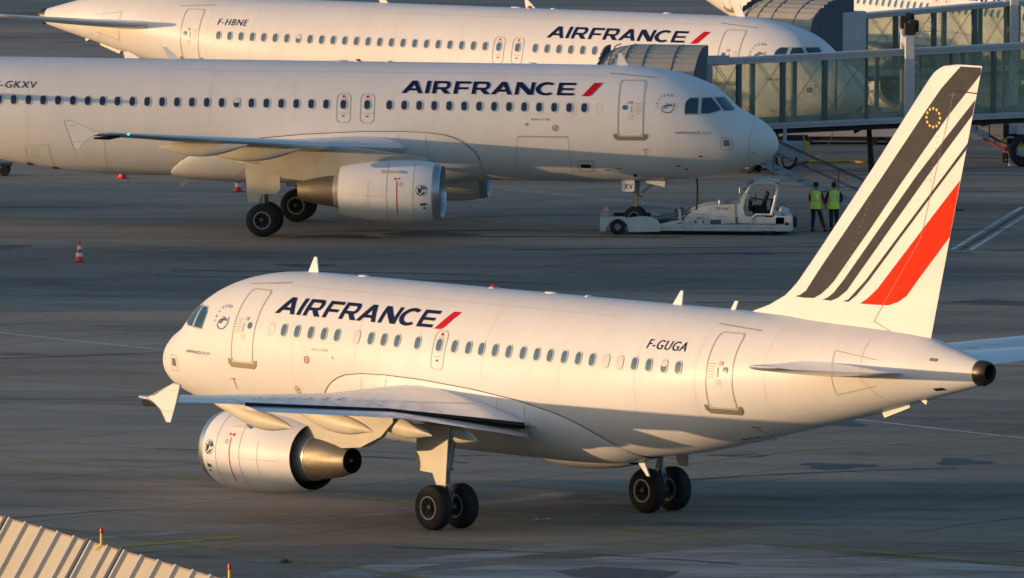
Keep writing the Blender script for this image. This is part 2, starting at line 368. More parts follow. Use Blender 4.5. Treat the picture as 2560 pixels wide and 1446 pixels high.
def make_airliner(name,loc,ph,dx,dr,cfg,**k):
    """dx: wing shift, dr: tail shift relative to the shortest aircraft"""
    root=empty(name,(loc[0],loc[1],0),ph,**k)
    # fuselage
    st=[-.015,0,.03,.08,.15,.25,.38,.55,.75,1.0,1.25,1.5,1.75,2.0,2.3,2.6,3.0,3.5,4,4.6,5.3,6,7,8,9,10,11,12]
    x=12+.6
    while x<16.5+dr: st.append(x); x+=.8
    st+= [dr+v for v in (16.5,17.2,17.9,18.6,19.3,20,20.8,21.6,22.4,23.2,24,24.8,25.6,26.4,27.2,28,28.8,29.5,30.1,30.6,31.0,31.2)]
    N=72;vs=[];fs=[]
    for xx in st:
        zc,rz,w=prof(xx,dr)
        for j in range(N):
            a=2*math.pi*j/N; vs.append((-xx,w*math.cos(a),zc+rz*math.sin(a)))
    for i in range(len(st)-1):
        for j in range(N): fs.append((i*N+j,i*N+(j+1)%N,(i+1)*N+(j+1)%N,(i+1)*N+j))
    fs+=[tuple(range(N)),tuple(range((len(st)-1)*N,len(st)*N))]
    fus=add_mesh('fuselage',vs,fs,WHITE,root,smooth=50)
    # tail exhaust cone
    e=MB(); zc,rz,w=prof(31.2+dr,dr)
    def ell(xx,s,dz=0): return [(-xx,w*s*math.cos(2*math.pi*j/32),zc+dz+rz*s*math.sin(2*math.pi*j/32)) for j in range(32)]
    rings=[ell(31.2+dr,1.012),ell(31.35+dr,1.0),ell(31.5+dr,.86,.02),ell(31.56+dr,.68,.03),ell(31.50+dr,.55,.03),ell(31.30+dr,.50,.03)]
    vs=[v for r_ in rings for v in r_];fs=[]
    for i in range(5):
        for j in range(32): fs.append((i*32+j,i*32+(j+1)%32,(i+1)*32+(j+1)%32,(i+1)*32+j))
    e.use(EXHD).add(vs,fs); e.use(DARK).add([(p[0]+.001,p[1],p[2]) for p in rings[5]],[tuple(range(32))])
    e.obj('auxiliary_exhaust',root,smooth=50)
    sides=cfg.get('sides',(1,-1))
    # belly fairing
    ft=[(8.0,2.6),(8.08,2.80),(8.2,2.97),(8.38,3.13),(8.62,3.30),(8.9,3.43),(9.25,3.53),(9.88,3.60),(10.8,3.625),(12.19,3.60),(14.2,3.48),(15.88,3.31),(17.2,3.08),(17.7,2.95),(18.11,2.80),(18.45,2.64),(18.75,2.46),(19.0,2.25),(19.2,2.0)]
    fb=[(8.0,0),(8.5,.06),(9.2,.12),(11,.17),(16,.19),(17.6,.17),(18.6,.11),(19.2,.02)]
    vs=[];fs=[];xs=[8.0,8.08,8.2,8.38,8.62,8.9,9.25,9.6,10,11,12,13,14,15,16,16.6,17.2,17.8,18.2,18.6,18.9,19.1,19.2];M=30
    for xa in xs:
        xx=xa+dx; zc,rz,w=prof(xx,dr); zt=lin(ft,xa); B=lin(fb,xa); t0=math.asin(max(-1,min(1,(zt-zc)/rz)))
        for j in range(M+1):
            u=j/M; a=t0+(math.pi-2*t0+2*math.pi-math.pi*2)*0
            a=t0-(math.pi+2*t0)*u  # sweep from port-top under belly to starboard-top
            bul=.012+B*math.sin(math.pi*u)**.5*(1+.5*abs(math.cos(math.pi*u))) if 0<u<1 else .012
            c_,s_=math.cos(a),math.sin(a)
            vs.append((-xx,(w+bul)*c_,zc+(rz+bul)*s_))
    for i in range(len(xs)-1):
        for j in range(M): fs.append((i*(M+1)+j,i*(M+1)+j+1,(i+1)*(M+1)+j+1,(i+1)*(M+1)+j))
    bf=add_mesh('belly_fairing',vs,fs,WHITE,root,smooth=50)
    for s in sides:
        f=lambda a,b,s=s:fmap(a,b,s,dr,.03)
        decal('fairing_seam',stroke([(a+dx,b+.01) for a,b in ft[:-1]],.020),f,DLINE,fus)
    # wings
    for s in (1,-1):
        ys=[.6,1.9,3.2,4.8,6.4,8.5,10.8,13.0]; fl=cfg.get('flaps')
        secs=[wsec(y,s,dx,c1=.955 if fl else 1) for y in ys]
        wg=loft(secs,WINGW,'wing',root)
        so=[wsec(y,s,dx) for y in (13.02,14,15,16,16.6,16.9,17.05)]
        loft(so,WINGW,'wing_tip_section',wg)
        # underside sheet
        if True:
            vs=[];fs=[]
            for y in ys+[14.5,16,16.8]:
                sec=wsec(y,s,dx)
                n=len(sec)//2
                for q in sec[n+2:-1]: vs.append((q[0],q[1],q[2]-.006))
                ln=len(sec[n+2:-1])
            for i in range(len(ys)+2):
                for j in range(ln-1): fs.append((i*ln+j,i*ln+j+1,(i+1)*ln+j+1,(i+1)*ln+j))
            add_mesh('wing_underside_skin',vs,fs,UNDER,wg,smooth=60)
        if fl:
            FX=[(1.95,(15.55,16.50,2.70,2.37)),(6.4,(15.68,16.74,3.26,3.12)),(13.0,(17.45,18.38,3.90,3.78))]
            for (ya,A),(yb,B_) in ((FX[0],FX[1]),(FX[1],FX[2])):
                secs=[]
                for t in (0.004,.5,.996):
                    q=[A[i]*(1-t)+B_[i]*t for i in range(4)];y=ya*(1-t)+yb*t;ch=q[1]-q[0]
                    secs.append([(-(q[0]+c*ch),s*y,q[2]-.05+(q[3]-q[2]+.05)*c+z*ch) for c,z in airfoil(10,.11,.03)])
                loft(secs,WINGW,'flap',wg)
            # black strip painting the shade in the gap between wing and flap
            vs=[]
            for y in (1.95,4.2,6.4,8.5,10.8,12.98):
                xl,xt,zl,zt=lin(WLE,y),lin(WTE,y),lin(WZL,y),lin(WZT,y); c=.957; xx=xl+(xt-xl)*c+dx; zz=zl+(zt-zl)*c
                vs+=[(-xx,s*y,zz+.035),(-xx-.012,s*y,zz-.13)]
            add_mesh('flap_gap_shade',vs,[(2*i,2*i+2,2*i+3,2*i+1) for i in range(5)],DARK,wg)
            vs=[]
            for y,A in FX: vs+=[(-(A[0]+.05),s*y,A[2]+.03),(-(A[0]+.55),s*y,A[2]-.03)]
            # spoiler and panel seams on the upper skin
            def up(a,y,s=s):
                xl,xt,zl,zt,tc=lin(WLE,y),lin(WTE,y),lin(WZL,y),lin(WZT,y),lin(WTC,y);c=a
                t=5*tc*(.2969*math.sqrt(c)-.126*c-.3516*c*c+.2843*c**3-.1036*c**4)+.018*4*c*(1-c)
                return (-(xl+(xt-xl)*c+dx),s*y,zl+(zt-zl)*c+t*(xt-xl)+.008)
            decal('wing_panel_seam',stroke([(.70,2.4),(.70,12.9)],.006)+stroke([(.70,4.6),(.94,4.6)],.03)+stroke([(.70,6.5),(.94,6.5)],.03)+stroke([(.70,8.6),(.94,8.6)],.03)+stroke([(.70,10.7),(.94,10.7)],.03)+stroke([(.72,13.1),(.99,13.1)],.05)+stroke([(.74,13.2),(.74,16.4)],.008),up,LINE,wg,zstep=.5)
            decal('wing_walk_mark',[[(.60+.05*(i%2),7.2+.42*i),(.63+.05*(i%2),7.2+.42*i),(.63+.05*(i%2),7.34+.42*i),(.60+.05*(i%2),7.34+.42*i)] for i in range(12)],up,mat('wing_mark_blue_grey',(.20,.24,.34),.6),wg,zstep=None)
        pods=[(11.5,3.95,.24,3.2),(7.9,3.55,.27,3.5),(5.55,3.2,.25,3.0),(4.1,2.9,.24,2.4)]
        for (y,_,rr,L) in pods:
            te=lin(WTE,y)+dx+(.50 if fl else .30); dz=-.50 if fl else -.36
            zt=lin(WZT,y)
            P=[];n=12
            for i in range(13):
                t=i/12; xx=te-L+L*t; xi=min(1,max(0,(xx-dx-lin(WLE,y))/(lin(WTE,y)-lin(WLE,y))))
                rad=rr*(math.sin(math.pi*.5*min(1,t/.55))**.9 if t<.55 else max(.06,1-((t-.55)/.45)**2.2*.95))
                zcen=zt-.08-.13*math.sin(math.pi*min(1,t*1.1))-(.05 if not fl else .0)*t+(dz*max(0,t-.25)/.75*.95 if fl else dz*.3*t)
                P.append([(-xx,s*y+rad*.62*math.cos(2*math.pi*j/n),zcen+rad*1.0*math.sin(2*math.pi*j/n)) for j in range(n)])
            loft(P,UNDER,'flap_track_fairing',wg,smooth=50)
        # wing fence
        poly=[(18.80,4.38),(19.15,4.47),(19.88,4.82),(20.13,4.79),(20.0,4.38),(19.76,3.82),(19.60,3.82),(19.38,4.12),(19.08,4.30)]
        mb=MB();mb.use(WHITE).prism([(-(a+dx),b) for a,b in poly],s*17.04,s*17.09); wf=mb.obj('wingtip_fence',wg)
        decal('fence_seam',stroke([(19.72+dx,4.62),(19.95+dx,4.64)],.012)+stroke([(19.45+dx,4.10),(19.9+dx,4.08)],.012)+stroke([(18.85+dx,4.385),(19.88+dx,4.815),(20.12+dx,4.785),(19.99+dx,4.38),(19.77+dx,3.83),(19.60+dx,3.83),(19.38+dx,4.13),(19.08+dx,4.31)],.016,True),lambda a,b,s=s:(-a,s*17.096,b),mat('fence_outline',(.36,.35,.36),.5),wf,zstep=None)
        mb=MB();mb.use(DARK).tube([(-(18.25+dx),s*16.7,4.25),(-(18.6+dx),s*16.95,4.22),(-(19.1+dx),s*17.0,4.2)],[.03,.07,.03]); mb.use(GREENL if s<0 else BEACON).box((-(18.02+dx),s*16.35,4.31),(.05,.12,.03)); mb.obj('navigation_light',wg,smooth=40)
        # pylon
        ye=5.75; secs=[]
        for xx,zb,ztp,hw in ((9.2,2.72,2.93,.03),(9.8,2.6,3.02,.14),(11.2,2.45,3.2,.22),(12.3,2.2,3.30,.24),(13.3,2.08,3.25,.22),(14.3,2.18,3.2,.17),(15.0,2.5,3.2,.08),(15.4,2.9,3.1,.02)):
            secs.append([(-(xx+dx),s*ye+hw*a,zb+(ztp-zb)*b) for a,b in ((1,0),(1,.5),(1,1),(-1,1),(-1,.5),(-1,0))])
        loft(secs,mat('pylon_shaded_beige',(.44,.40,.32),.45,var=.15,vscale=1.5),'engine_pylon',wg,smooth=35)  # pylon colour set darker to paint in the shade under the wing
        # engine
        ec=(0,s*ye,1.78); X=lambda v:-(v+dx); en=MB(); en.use(WHITE)
        cw=[(8.98,1.0),(9.3,1.07),(9.7,1.105),(10.2,1.11),(10.8,1.085),(11.4,1.03),(11.9,.955),(12.3,.87)]
        en.lathe([(X(a),r) for a,r in cw],ec,'X',56)
        en.use(DARK).lathe([(X(12.3),.87),(X(12.26),.845),(X(11.6),.88)],ec,'X',56)
        en.lathe([(X(11.6),.88),(X(11.6),.5)],ec,'X',56)
        cowl=en.obj('engine_cowl',root,smooth=45)
        l=MB();l.use(LIP).lathe([(X(8.98),1.004),(X(8.85),.985),(X(8.76),.955),(X(8.72),.92),(X(8.76),.88),(X(8.9),.855),(X(9.1),.85)],ec,'X',56)
        l.obj('inlet_lip',cowl,smooth=60)
        l=MB();l.use(STRUT).lathe([(X(9.1),.85),(X(9.75),.87)],ec,'X',48)
        l.use(DARK).lathe([(X(9.75),.87),(X(9.75),.2)],ec,'X',48)
        l.use(EXHD)
        for kf in range(24):
            a=2*math.pi*kf/24; ca,sa=math.cos(a),math.sin(a);a2=a+.12
            l.add([(X(9.68),ec[1]+.25*ca,ec[2]+.25*sa),(X(9.68),ec[1]+.86*ca,ec[2]+.86*sa),(X(9.60),ec[1]+.86*math.cos(a2),ec[2]+.86*math.sin(a2)),(X(9.60),ec[1]+.25*math.cos(a2),ec[2]+.25*math.sin(a2))],[(0,1,2,3)])
        l.use(STRUT).lathe([(X(9.66),.27),(X(9.45),.22),(X(9.25),.10),(X(9.18),.001)],ec,'X',24)
        l.obj('engine_fan',cowl,smooth=50)
        l=MB();l.use(CORE).lathe([(X(11.6),.70),(X(12.1),.665),(X(12.5),.60),(X(12.52),.575)],ec,'X',48)
        l.use(EXH).lathe([(X(12.50),.585),(X(12.9),.54),(X(13.4),.45),(X(13.80),.335),(X(13.81),.32)],ec,'X',48)
        l.use(DARK).lathe([(X(13.81),.32),(X(13.4),.34)],ec,'X',40).lathe([(X(13.4),.34),(X(13.4),.001)],ec,'X',24)
        l.use(EXH).lathe([(X(13.42),.10),(X(13.78),.05),(X(13.80),.001)],ec,'X',16)
        l.obj('exhaust_nozzle',cowl,smooth=40)
        # cowl seams and marks on the outboard side
        def cm(a,t,s=s,cw=cw,off=.006):   # a = x station (short frame), t = height angle in degrees
            r=lin(cw,a)+off; return (X(a),s*(ye+r*math.cos(R(t))),1.78+r*math.sin(R(t)))
        lines=[]
        for xs_ in (9.62,10.55): lines.append([(xs_-.008,-88),(xs_+.008,-88),(xs_+.008,70),(xs_-.008,70)])
        lines+= [[(11.2,-6),(11.9,-6),(11.9,-5.2),(11.2,-5.2)],[(11.2,-30),(11.21,-30),(11.21,22),(11.2,22)],[(10.55,-6),(11.2,-6),(11.2,-5.4),(10.55,-5.4)]]
        decal('cowl_seam',lines,cm,LINE,cowl,zstep=3)
        decal('cowl_red_line',[[(10.17,-42),(10.20,-42),(10.20,22),(10.17,22)],[(10.08,24.5),(10.15,26),(10.22,26),(10.27,23.5),(10.29,26),(10.27,29.5),(10.22,27.3),(10.15,27.3),(10.08,29)]]+[ring(circ(10.04,16,.055,14,3),circ(10.04,16,.04,14,2.2))],cm,RED,cowl,zstep=3)
        # emblem roundel
        cx,ct=9.32,6; k_=52  # degrees per metre
        E=[]
        def q(pts): return [(cx+a*(1 if s>0 else -1)*(-1),ct+b*k_) for a,b in pts]
        E.append([q(circ(0,0,.20,28)),list(reversed(q(circ(0,0,.188,28))))])
        E.append(q([(-.02,.16),(.025,.16),(.03,-.02),(.0,-.06)]))
        for j in range(5): E.append(q(thickarc(-.02,-.02,.06+.026*j,.075+.026*j,95,160,6)))
        E.append(q([(.05,.05),(.11,.09),(.14,.06),(.11,.03),(.12,-.02),(.10,-.08),(.04,-.12),(.03,-.05)]))
        E.append(q([(.02,-.16),(.09,-.14),(.13,-.10),(.14,-.06),(.155,-.06),(.15,-.12),(.10,-.17),(.02,-.18)]))
        E.append(q([(0,-.17),(.01,-.10),(-.04,-.09),(-.08,-.06),(-.14,-.03),(-.12,-.07),(-.08,-.12),(-.05,-.15)]))
        decal('cowl_emblem',E,cm,NAVY,cowl,zstep=3)
        decal('cowl_vent',[[(9.16,-24),(9.36,-24),(9.36,-18.5),(9.16,-18.5)],circ(9.23,-29,.05,14,2.2)],cm,mat('vent_mesh_grey',(.08,.08,.08),.6),cowl,zstep=3)
        # strake
        mb=MB();mb.use(WHITE).prism([(X(9.7),-.0),(X(10.4),-.02),(X(10.75),.03),(X(10.75),.24),(X(10.5),.22)],-.012,.012)
        sv=[]
        a=R(38)
        for (vx,vy,vz) in mb.v: sv.append((vx,s*(ye+(1.07+vz)*math.cos(a)-vy*math.sin(a)),1.78+(1.07+vz)*math.sin(a)+vy*math.cos(a)))
        mb.v=sv; mb.obj('nacelle_strake',cowl)
        # main gear
        gx=15.32+dx; gy=s*3.795
        g=MB();g.use(STRUT).tube([(-(gx-.05),gy-s*.25,2.7),(-gx,gy,1.55)],[.13,.12],12).tube([(-gx,gy,1.6),(-gx,gy,.56)],.08,12)
        g.tube([(-gx,gy-.42,.57),(-gx,gy+.42,.57)],.07,10).tube([(-(gx-.1),gy,1.25),(-(gx+.25),gy,.95),(-(gx+.02),gy,.62)],.035,6)
        g.use(HUB).tube([(-gx+.1,gy,1.9),(-gx+.1,gy,.7)],.02,6)
        gear_h=[((.09,0,1.5),(.12,.05,1.1),(.06,-.06,.75)),((-.09,.06,1.6),(-.13,.1,1.2),(-.05,.16,.66)),((.02,-.1,1.4),(.1,-.16,1.0),(.02,-.2,.62))]
        g.use(DARK)
        for hp in gear_h: g.tube([(-gx+a,gy+b,c) for a,b,c in hp],.014,5)
        g.use(STRUT).box((-gx-.13,gy,1.02),(.05,.14,.34),ry=.35).box((-gx-.13,gy,.74),(.05,.14,.30),ry=-.35).box((-gx,gy,1.56),(.26,.26,.06))
        gear=g.obj('main_landing_gear',root,smooth=40)
        for o_ in(-.4635,.4635): wheel(gear,gx,gy+o_,.585,.585,.41,s)
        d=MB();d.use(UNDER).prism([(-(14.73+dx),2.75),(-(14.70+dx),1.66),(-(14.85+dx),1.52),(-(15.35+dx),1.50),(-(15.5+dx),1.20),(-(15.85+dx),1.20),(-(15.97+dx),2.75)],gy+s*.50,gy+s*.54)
        d.obj('gear_door',gear)
        # stabiliser
        S=[]
        for y,xl,ch,z,tc in ((.3,24.75,4.3,4.70,.10),(.9,25.15,4.0,4.75,.10),(3.5,27.1,2.8,4.99,.09),(5.9,28.93,1.6,5.24,.09),(6.15,29.2,1.25,5.28,.07),(6.22,29.45,.9,5.30,.03)):
            S.append([(-(xl+dr+c*ch),s*y,z+zz*ch+.02*c*ch) for c,zz in airfoil(12,tc,-.003)])
        stb=loft(S,TAILG,'tailplane',root)
    # stabiliser trim plate marks (both shown sides)
    for s in sides:
        f=lambda a,b,s=s:fmap(a,b,s,dr,.006)
        decal('trim_plate_outline',stroke([(27.05+dr,4.95),(27.02+dr,5.28),(28.4+dr,5.12)],.02)+stroke([(27.05+dr,4.62),(27.1+dr,4.15),(28.35+dr,4.45)],.02),f,LINE,fus)
    # fin
    zs=[5.4,5.6,5.8,5.9,6.0,6.08,6.18,6.3,6.46,6.62,6.82,7.05,7.3,7.6,7.92,8.5,9.2,10.24,11,11.8,12.3,12.42,12.5,12.57,12.62,12.655,12.68]
    cs=[0,.004,.012,.03,.06,.1,.16,.24,.33,.43,.54,.65,.76,.86,.94,1.0]
    vs=[];fs=[]
    for z in zs:
        a=lin(FLE,z)+dr;b=lin(FTE,z)+dr
        L=[]
        for c in cs: xx=a+(b-a)*c;L.append((xx,fin_y(xx,z,dr)))
        L[0]=(L[0][0],0);L[-1]=(L[-1][0],.004)
        for xx,yy in L: vs.append((-xx,yy,z))
        for xx,yy in reversed(L[1:]): vs.append((-xx,-yy,z))
    n=2*len(cs)-1
    for i in range(len(zs)-1):
        for j in range(n): fs.append((i*n+j,i*n+(j+1)%n,(i+1)*n+(j+1)%n,(i+1)*n+j))
    fs+=[tuple(range(n)),tuple(range((len(zs)-1)*n,len(zs)*n))]
    fin=add_mesh('tail_fin',vs,fs,WHITE,root,smooth=50)
    if cfg.get('stripes'):
        for s in (1,-1):
            f=lambda a,b,s=s:(-(a+dr),s*(fin_y(a+dr,b,dr)+.009),b)
            s1=[(24.54,6.47),(24.79,6.52),(25.05,6.65),(25.29,6.93),(25.6,7.3),(27.77,9.73),(29.28,11.47),(29.79,12.04),(30.46,12.64),(31.14,12.64),(31.11,12.46),(30.74,12.08),(29.99,11.32),(28.42,9.56),(27.35,8.33),(26.11,6.96),(25.9,6.78),(25.62,6.59),(25.37,6.48),(24.96,6.46)]
            s2=[(25.7,6.46),(25.9,6.53),(26.11,6.66),(26.46,7.0),(28.97,9.79),(30.94,11.82),(30.84,11.43),(29.34,9.81),(26.83,7.02),(26.59,6.75),(26.27,6.54),(26.02,6.45)]
            s3=[(26.42,6.46),(26.64,6.52),(26.84,6.69),(27.25,7.05),(29.88,9.84),(30.67,10.70),(30.62,10.53),(29.98,9.85),(27.37,7.06),(26.93,6.65),(26.64,6.46)]
            rd=[(27.05,6.44),(27.33,6.6),(27.65,6.85),(27.88,7.09),(30.42,9.76),(30.06,8.30),(29.0,7.15),(28.63,6.73),(28.35,6.56),(28.02,6.45),(27.61,6.44)]
            decal('fin_stripe',[s1],f,CHAR,fin,zstep=.3,xstep=.2); decal('fin_stripe',[s2],f,CHAR,fin,zstep=.3,xstep=.2); decal('fin_stripe',[s3],f,CHAR,fin,zstep=.3,xstep=.2)
            decal('fin_stripe',[rd],f,ORED,fin,zstep=.3,xstep=.2,label='orange red stripe sweeping up the fin')
            f2=lambda a,b,s=s:(-(a+dr),s*(fin_y(a+dr,b,dr)+.018),b)
            st_=[]
            for i in range(12):
                a=2*math.pi*i/12; cx,cz=29.55+.235*math.cos(a),11.30+.235*math.sin(a)
                st_.append([(cx+(.05 if j%2==0 else .026)*math.sin(math.pi*j/5),cz+(.05 if j%2==0 else .026)*math.cos(math.pi*j/5)) for j in range(10)])
            decal('ring_of_stars',st_,f2,GOLD,fin,zstep=None)
            f3=lambda a,b,s=s:(-(a+dr),s*(fin_y(a+dr,b,dr)+.014),b)
            decal('rudder_seam',stroke([(30.25,12.0),(29.1,8.18),(27.53,6.02),(28.14,5.76)],.013),f3,mat('rudder_gap',(.22,.19,.17),.6),fin,zstep=.3)
            decal('rudder_seam',stroke([(30.20,12.01),(31.0,11.98)],.03),f3,DARK,fin,zstep=None)
            decal('fin_rivets',[[(x_,z_),(x_+.03,z_),(x_+.03,z_+.02),(x_,z_+.02)] for (x_,z_) in [(29.75-.035*i,11.15-.16*i) for i in range(10)]+[(27.3-.07*i,9.0-.15*i) for i in range(14)]+[(30.1+.08*i,11.9) for i in range(3)]],f3,mat('bare_metal_dots',(.22,.19,.14),.5),fin,zstep=None)
    # windows
    def window(xw,s,blind=0,plain=True):
        z=4.55; f=lambda a,b:fmap(a,b,s,dr,.012)
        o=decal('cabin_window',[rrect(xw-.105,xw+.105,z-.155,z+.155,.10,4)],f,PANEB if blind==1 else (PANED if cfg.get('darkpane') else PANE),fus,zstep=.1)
        f2=lambda a,b:fmap(a,b,s,dr,.015)
        decal('window_frame',[rectring(xw-.13,xw+.13,z-.185,z+.185,.125,.028)],f2,mat('window_ring',(.60,.58,.54),.35),o,zstep=.12)
        if blind==2:
            decal('window_blind',[rrect(xw-.10,xw+.10,z+.0,z+.15,.05,3)],f2,PANEB,o,zstep=.1)
    for s in sides:
        for xw,bl in cfg['wins']: window(xw,s,bl)
        f=lambda a,b,s=s:fmap(a,b,s,dr,.010)
        g_=lambda a,b,s=s:fmap(a,b,s,dr,.016)
        for dxx,sk in ((5.02,1),(23.42+dr,-1)):
            o=decal('passenger_door',[rectring(dxx-.46,dxx+.46,3.57,5.52,.14,.036)],f,FRAME,fus,zstep=.12)
            decal('door_sill',[[(dxx-.60,3.66),(dxx-.58,3.52),(dxx-.46,3.43),(dxx+.46,3.43),(dxx+.58,3.52),(dxx+.60,3.66),(dxx+.50,3.66),(dxx+.44,3.565),(dxx-.44,3.565),(dxx-.50,3.66)]],g_,SILL,o,zstep=.1)
            decal('door_porthole',[circ(dxx+.21*s*-1*(-1 if s>0 else 1)*1.0*(1 if s<0 else 1),4.58,.085,18)],g_,PANE,o,zstep=None)
            decal('door_handle',[[(dxx-.05,4.40),(dxx-.03,4.40),(dxx-.03,4.64),(dxx-.05,4.64)]],g_,DLINE,o,zstep=.1)
            decal('door_notice',[]+[[(dxx-.10+.03*i,4.30-.06*i),(dxx+.08,4.30-.06*i),(dxx+.08,4.32-.06*i),(dxx-.10+.03*i,4.32-.06*i)] for i in range(3)]+[[(dxx-.02,4.80),(dxx+.10,4.80),(dxx+.10,4.70),(dxx-.02,4.70)]],g_,PINK,o,zstep=.1)
            decal('door_small_print',[[(dxx-.36,4.72-.07*i),(dxx-.14-.02*(i%3),4.72-.07*i),(dxx-.14-.02*(i%3),4.74-.07*i),(dxx-.36,4.74-.07*i)] for i in range(6)],g_,FADED,o,zstep=.1)
            decal('door_rain_gutter',stroke([(dxx-.75,5.60 if sk>0 else 5.68),(dxx+.85,5.72 if sk>0 else 5.60)],.03),g_,LINE,fus,zstep=.1)
        for xe in cfg['exits']:
            o=decal('overwing_exit',[rectring(xe-.255,xe+.255,3.90,4.93,.17,.026)],f,FRAME,fus,zstep=.12)
            decal('exit_notice',[[(xe-.035,4.79),(xe+.045,4.79),(xe+.045,4.86),(xe-.035,4.86)],[(xe-.04,4.12),(xe+.04,4.12),(xe+.04,4.17),(xe-.04,4.17)]],g_,RED,o,zstep=None)
            decal('exit_small_print',[[(xe-.11,4.745),(xe+.11,4.745),(xe+.11,4.76),(xe-.11,4.76)],[(xe-.13,4.24),(xe+.13,4.24),(xe+.13,4.26),(xe-.13,4.26)]],g_,PINK,o,zstep=None)
        # cockpit glazing
        ck=[[(3.12,4.59),(3.10,4.78),(2.97,4.91),(2.68,4.91),(2.67,4.38),(3.11,4.37)],[(2.55,4.905),(2.25,4.91),(1.91,4.53),(1.94,4.485),(2.30,4.39),(2.55,4.39)],[(2.14,4.91),(1.86,4.90),(1.50,4.52),(1.50,4.47),(1.79,4.47)]]
        for c in ck:
            o=decal('cockpit_window',[c],lambda a,b,s=s:fmap(a,b,s,dr,.014),COCKP,fus,zstep=.06,xstep=.08)
            cx=sum(p[0] for p in c)/len(c);cz=sum(p[1] for p in c)/len(c)
            outer=[(cx+(p[0]-cx)*1.12,cz+(p[1]-cz)*1.12) for p in c]
            decal('cockpit_window_frame',[[outer,list(reversed(c))]],lambda a,b,s=s:fmap(a,b,s,dr,.012),mat('cockpit_frame',(.45,.43,.42),.4),o,zstep=.06,xstep=.08)
        # lettering
        rd_=-1 if s<0 else 1    # reading direction in x
        L,W_=airfrance_shapes()
        xa,xb=(13.20,7.02) if s<0 else (6.07,12.40)
        decal('airline_lettering',fit(L,xa,xb,4.95,5.40),g_,NAVY,fus,zstep=.06)
        sx=(lambda t:6.82-(t)*.80/1.0) if s<0 else (lambda t:12.42+t*.80)
        sl=[(0,4.945),(.10,4.985),(.22,5.09),(.50,5.34),(.58,5.40),(.93,5.40),(.80,5.28),(.55,5.05),(.45,4.975),(.36,4.945)]
        decal('airline_red_slash',[[(sx(a),b) for a,b in sl]],g_,RED,fus,zstep=.06)
        tx=text_loops('F-'+(cfg['reg'] or 'A'),shear=.15,space=1.15)
        xa,xb=cfg.get('regx',(22.10+dr+.05,20.70+dr+.05)) if s<0 else (20.66,22.10)
        if cfg['reg']: decal('registration_lettering',fit(tx,xa,xb,4.955,5.19),g_,NAVY,fus,zstep=.06)
        tx=text_loops('AIRFRANCE',space=1.05); t2=text_loops('KLM',space=1.1)
        if s<0: a1,b1,a2,b2=3.45,2.58,2.50,2.18
        else: a1,b1,a2,b2=2.45,3.22,3.28,3.62
        decal('group_lettering',fit(tx,a1,b1,3.68,3.76),g_,NAVY,fus,zstep=.06)
        decal('group_lettering',fit(t2,a2,b2,3.68,3.76),g_,BLUEK,fus,zstep=.06)
        decal('group_underline',stroke([(a1+(b2-a1)*.35,3.645),(a1+(b2-a1)*.9,3.64)],.008),g_,FADED,fus,zstep=None)
        tx=text_loops(cfg['type'] or 'A',space=1.1)
        xa,xb=(8.54,7.88) if s<0 else (7.85,8.50)
        if cfg['type']: decal('type_lettering',fit(tx,xa,xb,4.09,4.17),g_,FADED if s>0 else DLINE,fus,zstep=None)
        # alliance emblem
        cx=3.74 if s<0 else 4.02; dd=1 if s>0 else -1
        em=[]
        em.append([(cx+dd*p[0],p[1]) for p in thickarc(0,4.66,.235,.262,-150,20,14)])
        for j in range(3):
            pts=[(cx+dd*(-.20+.07*j+.14*t+.10*t*t-.0),4.55+.05*j*.4+.10*t+.10*math.sin(math.pi*t*1.0)*.6-.02*j) for t in [i/8 for i in range(9)]]
            em+=stroke(pts,.026)
            em+=stroke([(cx+dd*(-.02+.07*j+.05*math.cos(R(a))),4.70-.02*j+.035*math.sin(R(a))) for a in range(-60,200,30)],.016)
        decal('alliance_emblem',em,g_,mat('emblem_grey_blue',(.10,.11,.16),.5),fus,zstep=.06)
        em=[]
        for j,ch in enumerate('SKYTEAM'):
            a=R(188-20*j); px,pz=.365*math.cos(a),4.66+.365*math.sin(a); tl=text_loops(ch,size=.13,align='CENTER'); rot=a-math.pi/2
            for t in tl: em.append([(cx+dd*(px+p[0]*math.cos(rot)-(p[1]-.045)*math.sin(rot)),pz+p[0]*math.sin(rot)+(p[1]-.045)*math.cos(rot)) for p in t])
        decal('alliance_lettering',em,g_,mat('emblem_grey_blue',(.10,.11,.16),.5),fus,zstep=None)
        # small markings
        sm=[rectring(1.45,1.87,3.11,3.55,.07,.016)]
        decal('service_box_outline',sm,g_,mat('faded_red_outline',(.55,.30,.28),.5),fus,zstep=.1,xstep=.1)
        decal('service_grille',[[(1.56,3.25),(1.76,3.25),(1.76,3.46),(1.56,3.46)]],lambda a,b,s=s:fmap(a,b,s,dr,.018),mat('grille_brown_grey',(.20,.17,.16),.5),fus,zstep=.1,xstep=.1)
        tt=[]
        for tx_,tz,sz in ((4.50,3.11,.27),(24.0+dr,3.11,.25)):
            tt+=stroke([(tx_-.1,tz),(tx_+.1,tz)],.022)+stroke([(tx_,tz-.011),(tx_-.0,tz-sz)],.022)
        decal('hoist_mark',tt,g_,RED,fus,zstep=.1)
        decal('outflow_ring',[ring(circ(7.68,3.83,.10,20),circ(7.68,3.83,.072,20)),circ(7.68,3.83,.026,10)],g_,mat('port_ring_red_brown',(.35,.08,.05),.5),fus,zstep=.1)
        decal('pressure_port',[circ(8.70,3.95,.045,12)],g_,STRUT,fus,zstep=None)
        decal('blanked_window_outline',[rectring(6.03,6.26,4.39,4.71,.11,.010)],g_,LINE,fus,zstep=.1)
        # panel seams : radome, skin joints
        def seam(pts,m=LINE,w=.014): decal('skin_seam',stroke(pts,w),f,m,fus,zstep=.12)
        seam([(.66,4.13),(.80,3.88),(.88,3.6),(.90,3.3),(.93,2.9),(.91,2.55)])
